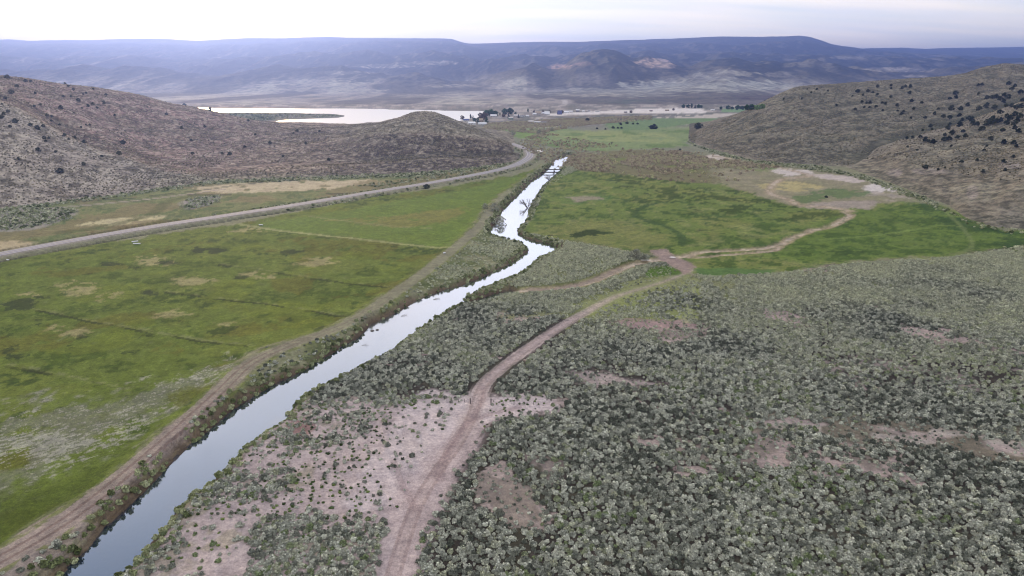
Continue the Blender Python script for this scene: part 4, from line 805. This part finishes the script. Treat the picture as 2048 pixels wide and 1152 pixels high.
TOWN = [('brown',924,238,7,'rusty brown tree by the blue roofed house'),('cone',941,236,8,'pointed dark tree left of the big brown tree in town'),('cone',946,237,6,'smaller pointed tree beside the taller one by the lake'),('round',949,244,7,'small green tree behind the white sheds'),('brown',961,238,11,'broad brown tree near the lake shore'),('brown',968,240,14,'tallest brown tree above the white sheds'),('slim',956,247,10,'narrow dark tree between the white sheds'),('slim',973,248,12,'narrow green tree right of the white sheds'),
        ('round',973,232,10,'left tree of the long green grove'),('round',982,232,11,'middle tree of the long green grove'),('round',991,232,9,'right tree of the long green grove'),('round',1010,229,10,'left half of the domed green grove'),('round',1020,229,11,'right half of the domed green grove'),('slim',1000,231,5,'small tree between the two green groves'),('brown',1008,234,6,'small brown tree under the domed grove'),('cone',1017,236,9,'dark pointed tree below the domed grove'),('cone',1037,236,7,'lone pointed tree right of the domed grove'),('round',1031,229,4,'little round tree beside the domed grove'),('slim',1056,225,7,'lone upright tree beyond the town'),
        ('brown',1068,225,4,'small brown tree left of the tall pale roof'),('brown',1086,226,5,'brown tree behind the pale roof'),('brown',1099,226,5,'brown tree behind the steep white roof'),('brown',1124,227,6,'dark tree over the steep blue roof'),('bush',1175,242,5,'dark round bush at the edge of the willow band'),('brown',1262,226,5,'low brown trees in the bright farm yard'),('brown',1347,221,4,'brown tree by the tan farm building'),
        ('round',1367,216,6,'left tree of the farm windbreak'),('round',1376,216,6,'second tree of the farm windbreak'),('slim',1383,216,8,'tall thin tree of the farm windbreak'),('cone',1390,216,6,'pointed tree of the farm windbreak'),('round',1397,216,6,'fifth tree of the farm windbreak'),('round',1402,216,5,'right tree of the farm windbreak'),
        ('round',1442,219,5,'left tree of the row at the hill tip'),('round',1456,219,7,'second tree of the row at the hill tip'),('round',1464,219,5,'third tree of the row at the hill tip'),('round',1475,220,8,'fourth tree of the row at the hill tip'),('round',1484,220,7,'fifth tree of the row at the hill tip'),('round',1494,220,9,'sixth tree of the row at the hill tip'),('round',1503,220,10,'darkest tree of the row at the hill tip'),('pale',1514,220,9,'pale green tree at the hill tip'),('pale',1524,218,9,'pale green tree half behind the hill tip')]
for k_, u, v, h_, lb in TOWN: plant(k_, u, v, h_ * 1.1, lb, 'tree', 'trees around the town')
FIELD = [('bush',1308,258,8.5,'wide dark round bush in the far green field'),('bush',1302,258,6.5,'smaller bush joined to the wide dark field bush'),('bush',1397,257,10,'tall round bush at the foot of the right hill'),('bush',1241,250,4,'flat dark bush left of a row in the far field'),('bush',1254,248,4,'first upright bush of the far field row'),('bush',1266,249,3,'second upright bush of the far field row'),('bush',1275,249,3,'third upright bush of the far field row'),('bush',1226,257,4,'largest of the small bushes on the far fence line'),('bush',1236,257,3,'middle small bush on the far fence line'),('bush',1243,257,3,'right small bush on the far fence line'),('bush',1194,258,3,'left small bush on the far fence line'),('bush',1211,259,2.5,'tiny bush on the far fence line'),('bush',853,377,8,'dark shrub beside the highway'),('bush',1360,300,3,'small dark bush at the hill tip base'),('bush',1652,395,4,'single dark bush on the bare flats')]
for k_, u, v, h_, lb in FIELD: plant(k_, u, v, h_, lb, 'bush', 'dark bushes in the fields', 1.0)
for u, v, h_, lb in ((1272,517,19,'grey leafy willow beside the dirt crossing'),(1290,519,13,'lower grey willow next to the dirt crossing'),(990,425,16,'grey willow on the left bank at the river widening'),(1000,444,20,'large grey willow overhanging the left bank'),(970,420,11,'pale brush heap behind the left bank willows'),(1068,412,10,'grey shrub behind the bare leaning tree'),(1026,270,9,'pale grey willow in the middle valley field'),(1078,268,8,'pale grey willow near the willow band'),(1104,262,7,'small pale willow beside the far field')): plant('grey', u, v, h_, lb, 'willow', 'grey willows', 1.1)
# bare branching tree leaning over the water
def bare_tree(name, loc, h, lean, seed, label):
    rs = np.random.default_rng(seed); parts = []
    def grow(p, d, l, r, lv):
        q = p + d * l * .5 + rs.normal(0, .04 * l, 3); e = q + (d + rs.normal(0, .12, 3)) * l * .5; parts.append(tube([p, q, e], [r, r * .8, r * .55], 5))
        if lv:
            for k in range(4 if lv > 1 else 3):
                nd = d + rs.normal(0, .55, 3); nd[2] = max(nd[2], -.1); nd /= np.linalg.norm(nd); grow(e if k else q, nd, l * rs.uniform(.5, .75), r * .5, lv - 1)
    for k in range(4):
        d = np.array([lean + rs.normal(0, .45), rs.normal(0, .4), 1.0]); d /= np.linalg.norm(d); grow(np.zeros(3), d, h * .42, h * .035, 3)
    V, Fq = merge(parts); o = link(name, np_mesh(name, V, Fq), mat=M_bark); o.location = loc; return tag(o, label, 'tree', 'bare trees')
for u, v, h_, ln, lb in ((1056,411,24,-.9,'bare branching tree leaning over the water'),(1100,362,16,-.5,'small bare tree on the right bank below the footbridge'),(1205,292,6,0,'left dark snag standing in the far meadow'),(1222,289,7,0,'right dark snag standing in the far meadow')):
    xx, yy, zz = hit(u, v); bare_tree('bare_tree', (xx, yy, zz - .3), h_ * yy / F, ln, int(u), lb)
# ------------------------------------------------------------------ boxes & small structures
def box(V0, V1):
    (a, b, c), (d, e, f) = V0, V1
    V = np.array([(a, b, c), (d, b, c), (d, e, c), (a, e, c), (a, b, f), (d, b, f), (d, e, f), (a, e, f)], float)
    return V, np.array([(0, 3, 2, 1), (4, 5, 6, 7), (0, 1, 5, 4), (1, 2, 6, 5), (2, 3, 7, 6), (3, 0, 4, 7)])
M_glass = flat_mat('window_glass', (.05, .06, .08), .15, .1); M_wood = flat_mat('weathered_wood', srgb(64,50,46), .9, .3, 6)
HC_ = {'white': (.72, .72, .74), 'tan': srgb(176,160,138), 'grey': srgb(150,148,150), 'blue': srgb(86,92,140), 'brown': srgb(120,96,84), 'pale': srgb(206,200,196), 'green': srgb(120,150,130)}
HM = {k: flat_mat(k + '_siding', v, .8, .08, 1.5) for k, v in HC_.items()}
def house(u, v, wpx, hpx, wall, roof, label, rot=0., steep=.45, dep=.7):
    xx, yy, zz = hit(u, v); k = math.hypot(yy, HC) / F; w = wpx * k; h = hpx * k * (1 - steep); rh = hpx * k * steep; d = w * dep if dep < 1.5 else dep
    e = bpy.data.objects.new('house', None); COL.objects.link(e); e.location = (xx, yy, zz - .2); e.rotation_euler.z = rot; tag(e, label, 'house', 'houses of the small town')
    V, Fq = box((-w / 2, -d / 2, 0), (w / 2, d / 2, h)); G = np.array([(-w / 2, 0, h + rh * .96), (w / 2, 0, h + rh * .96)])
    me = bpy.data.meshes.new('wall'); fs = [tuple(map(int, f)) for f in Fq if tuple(f) != (4, 5, 6, 7)] + [(4, 8, 7), (5, 6, 9)]; me.from_pydata([tuple(p) for p in np.vstack([V, G])], [], fs); link('wall', me, e, HM[wall])
    o_ = .4; t = .25; P = [(-w / 2 - o_, -d / 2 - o_, h - .1), (w / 2 + o_, -d / 2 - o_, h - .1), (w / 2 + o_, 0, h + rh), (-w / 2 - o_, 0, h + rh), (-w / 2 - o_, d / 2 + o_, h - .1), (w / 2 + o_, d / 2 + o_, h - .1)]
    P += [(p[0], p[1], p[2] + t) for p in P]; me = bpy.data.meshes.new('roof'); me.from_pydata(P, [], [(6, 7, 8, 9), (9, 8, 11, 10), (0, 1, 7, 6), (4, 10, 11, 5), (0, 6, 9, 3), (3, 9, 10, 4), (1, 2, 8, 7), (2, 5, 11, 8), (0, 3, 2, 1), (3, 4, 5, 2)]); link('roof', me, e, HM[roof])
    nw = 3 if w > 14 else 2
    for i in range(nw):
        cx_ = -w / 2 + w * (i + .5) / nw + (w * .08 if i else 0); link('window', np_mesh('window', *box((cx_ - .6, -d / 2 - .05, h * .4), (cx_ + .6, -d / 2 + .05, h * .75))), e, M_glass)
    link('door', np_mesh('door', *box((-w * .08 - .5, -d / 2 - .06, .1), (-w * .08 + .5, -d / 2 + .04, min(2.1, h * .8)))), e, HM['brown'])
for a_ in [(932,243,11,5,'white','blue','long house with blue roof at the lake edge',.2),(943,249,14,5.5,'white','white','white shed behind the knoll',.3),(965,249,16,4,'white','white','long low white shed below the tallest brown tree',.05),(962,244,8,7,'tan','tan','tan house framed by dark trees',.1,.5),(987,234,12,5,'pale','white','pale house in front of the long green grove',.1),(1021,239,9,5,'green','pale','pale green house below the domed grove',.4),(1034,234,12,5,'pale','pale','pale barn right of the domed grove',-.1),(1046,233.5,7,3.5,'white','grey','small grey roofed cabin in mid town',.5),(1055,233.5,6,3.5,'white','white','small white cabin in mid town',0),(1069,230,7,4,'white','white','white cabin left of the tall pale roof',.1),(1076,229,9,6,'pale','tan','house with tall pale roof',.2,.6),(1086,228,5,4,'white','white','tiny white cabin between the two big roofs',.6),(1094,230,10,7,'pale','white','house with steep white roof',0,.75),(1062,245,10,4.5,'tan','pale','tan roofed house above the pale gravel',0,.6),(1075,246,12,3,'white','white','long white trailer above the pale gravel',0,.2),(1088,246,9,3,'white','grey','white trailer with grey roof',.1,.3),
          (1119,229,8,7.5,'blue','blue','steep blue A shaped cabin',.3,.8),(1132,226,11,4,'white','white','long white building at the highway',.05),(1142,225,6,3.5,'pale','white','pale shop beside the long white building',0),(1155,224,7,5,'grey','white','two storey grey building',.1,.3),(1167,224,4.5,3,'white','white','first of three small white cabins',0),(1173,224,4,3,'pale','pale','second of three small white cabins, paler walls',.3),(1178,223.5,4.5,3,'white','grey','third of three small white cabins, grey roof',.1),(1194,223.5,9,2.5,'white','pale','low white shed right of the cabins',0,.3),(1251,226,6,3,'pale','grey','grey roofed shed in the bright farm yard',.1),(1334,222,7,3,'tan','tan','tan farm building left of the windbreak',.05),(1425,221,7,2.5,'white','white','white barn right of the windbreak',0,.3),(1302,223,5,2.5,'pale','brown','brown roofed shed in the farm yard',.2)]:
    house(*a_)
# gate posts, fences, footbridge, white objects
def post(name, u, v, h, r, label=None, cat=None, group=None, parent=None):
    xx, yy, zz = hit(u, v); P = [(0, 0, -.3), (.02, 0, h * .5), (.03, .02, h * .97), (.03, .02, h)]; V, Fq = tube(P, [r, r * .97, r * .93, r * .5], 10)
    V = np.vstack([V, [[.03, .02, h + .01]]])
    o = link(name, np_mesh(name, V, Fq), parent, M_wood); o.location = (xx, yy, zz)
    if label: tag(o, label, cat, group)
    return o
post('gate_post', 940.5, 808, 2.1, .17, 'thick dark gate post left of the dirt track', 'post', 'gate posts'); post('gate_post', 982, 812, 2.3, .19, 'thick dark gate post right of the dirt track', 'post', 'gate posts')
M_wire = flat_mat('wire', (.25, .24, .23), .5, .1, 3, .6)
def fence(pts, label, h=1.3):
    e = bpy.data.objects.new('wire_fence', None); COL.objects.link(e); tag(e, label, 'fence', 'wire fences'); tops = []
    for u, v in pts: o = post('post', u, v, h, .07, parent=e); tops.append(np.array(o.location))
    for k in (.45, .8, 1.15):
        V, Fq = tube([t + np.array([0, 0, k * h / 1.3]) for t in tops], [.012] * len(tops), 4); link('wire', np_mesh('wire', V, Fq), e, M_wire)
fence([(929,806.5),(916.5,806),(903,804),(889,802),(874,800),(858,798),(842,796)], 'thin wire fence running left from the gate')
fence([(1006,811),(1028,811),(1048,812),(1067,812.5),(1086,813),(1104,814)], 'thin wire fence running right from the gate')
def footbridge():
    p0, p1 = gp([(1096,340)], WZ + 1)[0], gp([(1121,339)], WZ + 1)[0]; e = bpy.data.objects.new('footbridge', None); COL.objects.link(e); e.location = (*p0, WZ); tag(e, 'narrow dark two beam bridge crossing the upper river', 'bridge')
    w = float(np.hypot(*(p1 - p0))); 
    for k, y_ in enumerate((0, -26)):
        dx = -6 if k else 0; V, Fq = box((dx - 5, y_ - .8, 1.2), (dx + w + 5, y_ + .8, 2.0)); link('beam', np_mesh('beam', V, Fq), e, M_wood)
    for cx_, y_ in ((w * .45, 0), (w * .3, -26), (w * .95, 0), (w * .75, -26)): link('pier', np_mesh('pier', *box((cx_ - .5, y_ - .6, -2), (cx_ + .5, y_ + .6, 1.2))), e, M_wood)
    link('rail', np_mesh('rail', *box((w * .42, -25, 1.4), (w * .42 + .6, -1, 1.8))), e, M_wood)
footbridge()
def culvert(u, v, L_, rot, label):
    xx, yy, zz = hit(u, v); V, Fq = tube([(-L_ / 2, 0, .45), (-L_ / 6, 0, .45), (L_ / 6, 0, .45), (L_ / 2, 0, .45)], [.45] * 4, 12); o = link('white_pipe', np_mesh('white_pipe', V, Fq), mat=HM['white']); o.location = (xx, yy, zz); o.rotation_euler.z = rot; tag(o, label, 'pipe', 'white pipes in the fields')
culvert(270, 484, 4, .5, 'upper of two white pipes beside the highway'); culvert(274, 489, 5, 0, 'lower of two white pipes beside the highway'); culvert(522, 451, 3, 0, 'white pipe at the end of the field ditch'); culvert(16, 519, 1.6, 0, 'short white pipe near the left edge by the highway'); culvert(889, 511, 1.6, .3, 'short white pipe beside the dike track')
def snag(u, v, L_, rot, r, label):
    xx, yy, zz = hit(u, v); rs = np.random.default_rng(int(u)); parts = [tube([(-L_ / 2, 0, 0), (0, .2, .15), (L_ / 2, -.1, 0)], [r, r * .8, r * .3], 6)]
    for k in range(4): x_ = rs.uniform(-.3, .4) * L_; parts.append(tube([(x_, 0, .1), (x_ + .4, rs.normal(0, .6), .5), (x_ + .8, rs.normal(0, .9), .6)], [r * .4, r * .25, r * .1], 5))
    o = link('driftwood', np_mesh('driftwood', *merge(parts)), mat=flat_mat('driftwood', srgb(120,108,98), .9, .25, 4)); o.location = (xx, yy, WZ + .1 if zz < -1.5 else zz + .1); o.rotation_euler.z = rot; tag(o, label, 'driftwood', 'driftwood in the river')
snag(404, 981, 4, .5, .14, 'dark branch stuck at the right waterline of the near river'); snag(730, 682, 3, .1, .07, 'thin branch floating in mid river'); snag(1102, 471, 4, -.3, .25, 'pale debris heap on the right bank of the bend'); snag(873, 590, 3.5, .5, .12, 'grey driftwood on the left bank'); snag(808, 622, 3, .6, .12, 'tangled driftwood along the left waterline')
def boulder(u, v, s_, label):
    xx, yy, zz = hit(u, v); rs = np.random.default_rng(int(u * 3)); V, Fq = core(s_, s_ * .8, -.3, rs, 8); o = link('boulder', np_mesh('boulder', V, Fq), mat=flat_mat('boulder_stone', srgb(110,104,100), .9, .25, 2)); o.location = (xx, yy, max(zz, WZ)); tag(o, label, 'boulder', 'boulders at the river')
boulder(744, 652, 1.0, 'left grey boulder at the left waterline'); boulder(754, 651, .9, 'right grey boulder at the left waterline')
# ------------------------------------------------------------------ air
me = np_mesh('haze', *box((-27000, -1500, -13), (27000, 26000, 760))); m, t = new_mat('haze_air')
HAZE = 9.6e-5
pv = t.n('ShaderNodeVolumePrincipled', {'Color': (.25, .39, 1.0, 1), 'Density': HAZE, 'Anisotropy': .66}); t.l(pv.outputs[0], t.n('ShaderNodeOutputMaterial').inputs['Volume'])
tag(link('haze', me, mat=m), 'thin blue haze over the whole valley', 'haze', kind='stuff')
# ------------------------------------------------------------------ light, sky, camera
sa, ss_ = ray(400, 60); AZ = math.atan(float(sa)); EL = math.radians(5)
ld = bpy.data.lights.new('sun', 'SUN'); ld.energy = 1.9; ld.angle = math.radians(10); ld.color = (1, .68, .38)
lo = bpy.data.objects.new('sun', ld); COL.objects.link(lo); dv = Vector((math.sin(AZ) * math.cos(EL), math.cos(AZ) * math.cos(EL), math.sin(EL))); lo.rotation_euler = (-dv).to_track_quat('-Z', 'Y').to_euler()
w = bpy.data.worlds.new('World'); sc.world = w; w.use_nodes = True; t = NT(w)
sky = t.n('ShaderNodeTexSky', sky_type='NISHITA', sun_disc=False, sun_elevation=EL, sun_rotation=AZ, altitude=1900, air_density=1.0, dust_density=1.2, ozone_density=1.5)
tc = t.n('ShaderNodeTexCoord').outputs['Generated']; sx = t.n('ShaderNodeSeparateXYZ', {0: tc})
zz = t.n('ShaderNodeMath', {0: sx.outputs[2], 1: .12}, operation='ADD').outputs[0]
vx = t.n('ShaderNodeMath', {0: sx.outputs[0], 1: zz}, operation='DIVIDE').outputs[0]; vy = t.n('ShaderNodeMath', {0: sx.outputs[1], 1: zz}, operation='DIVIDE').outputs[0]
cv = t.n('ShaderNodeCombineXYZ', {0: vx, 1: vy})
cn = noise(t, t.n('ShaderNodeMapping', {0: cv.outputs[0], 'Scale': (.5, .9, 1), 'Location': (3.1, .4, 0)}).outputs[0], 1.3, 6, .55)
EXPO = 1.5; KB = 1 / (.1 * 2 ** EXPO)
C3 = lambda r, g, b: (r * KB, g * KB, b * KB)
z_ = sx.outputs[2]; y_ = sx.outputs[1]
m1 = mrange(t, cn, .40, .60, .82, 1)
gap = t.n('ShaderNodeMath', {0: mrange(t, z_, .36, .60, 0, 1), 1: mrange(t, y_, .05, .5, 0, 1)}, operation='MULTIPLY').outputs[0]
gap = t.n('ShaderNodeMath', {0: gap, 1: mrange(t, z_, .98, .85, 0, 1)}, operation='MULTIPLY').outputs[0]
cm = t.n('ShaderNodeMath', {0: m1, 1: mrange(t, gap, 0, 1, 1, .12)}, operation='MULTIPLY').outputs[0]
cm = t.n('ShaderNodeMath', {0: cm, 1: mrange(t, z_, .0, .06, 1.0, .92)}, operation='MULTIPLY').outputs[0]
sd_ = t.n('ShaderNodeVectorMath', {0: tc, 1: tuple(dv)}, operation='DOT_PRODUCT').outputs['Value']
cs = noise(t, t.n('ShaderNodeMapping', {0: cv.outputs[0], 'Scale': (.35, 1.6, 1), 'Location': (1.7, 2.2, 0)}).outputs[0], 1.1, 6, .5)
low = mixc(t, mrange(t, cs, .40, .60, 0, 1), C3(1.45, 1.40, 1.36), C3(1.9, 1.66, 1.36)); low = mixc(t, mrange(t, z_, .05, .0, 0, .75), low, C3(1.75, 1.48, 1.14)); low = mixc(t, mrange(t, z_, .07, .16, 0, 1), low, C3(1.38, 1.30, 1.25))
hi_ = C3(1.86, 1.80, 1.74)
cc = mixc(t, mrange(t, z_, .3, .6, 0, 1), low, hi_)
cc = mixc(t, t.n('ShaderNodeMath', {0: mrange(t, y_, .25, -.25, 0, 1), 1: mrange(t, z_, .65, .25, 0, 1)}, operation='MULTIPLY').outputs[0], cc, C3(.28, .28, .33))
cc = mixc(t, mrange(t, sd_, .93, .999, 0, 1), cc, C3(1.3, 1.1, .78))
cc = mixc(t, t.n('ShaderNodeMath', {0: mrange(t, sd_, .975, .998, 0, 1), 1: mrange(t, z_, .095, .06, 0, 1)}, operation='MULTIPLY').outputs[0], cc, C3(2.0, 1.1, .06))
col = mixc(t, cm, sky.outputs[0], cc)
bg = t.n('ShaderNodeBackground', {0: col, 1: .1}); t.l(bg.outputs[0], t.n('ShaderNodeOutputWorld').inputs[0])
cd = bpy.data.cameras.new('camera'); cd.sensor_width = 36; cd.lens = 36 * F / 2048; cd.clip_start = 1; cd.clip_end = 60000
co = bpy.data.objects.new('camera', cd); COL.objects.link(co); co.location = (0, 0, HC); co.rotation_euler = (math.pi / 2 - PIT, 0, 0); sc.camera = co
sc.view_settings.view_transform = 'Standard'; sc.view_settings.look = 'None'; sc.view_settings.gamma = 1; sc.view_settings.exposure = EXPO
sc.cycles.max_bounces = 5; sc.cycles.diffuse_bounces = 2; sc.cycles.glossy_bounces = 2; sc.cycles.volume_bounces = 0; sc.cycles.transmission_bounces = 2
sc.cycles.use_denoising = True; sc.cycles.pixel_filter_type = 'BLACKMAN_HARRIS'; sc.cycles.filter_width = 1.1
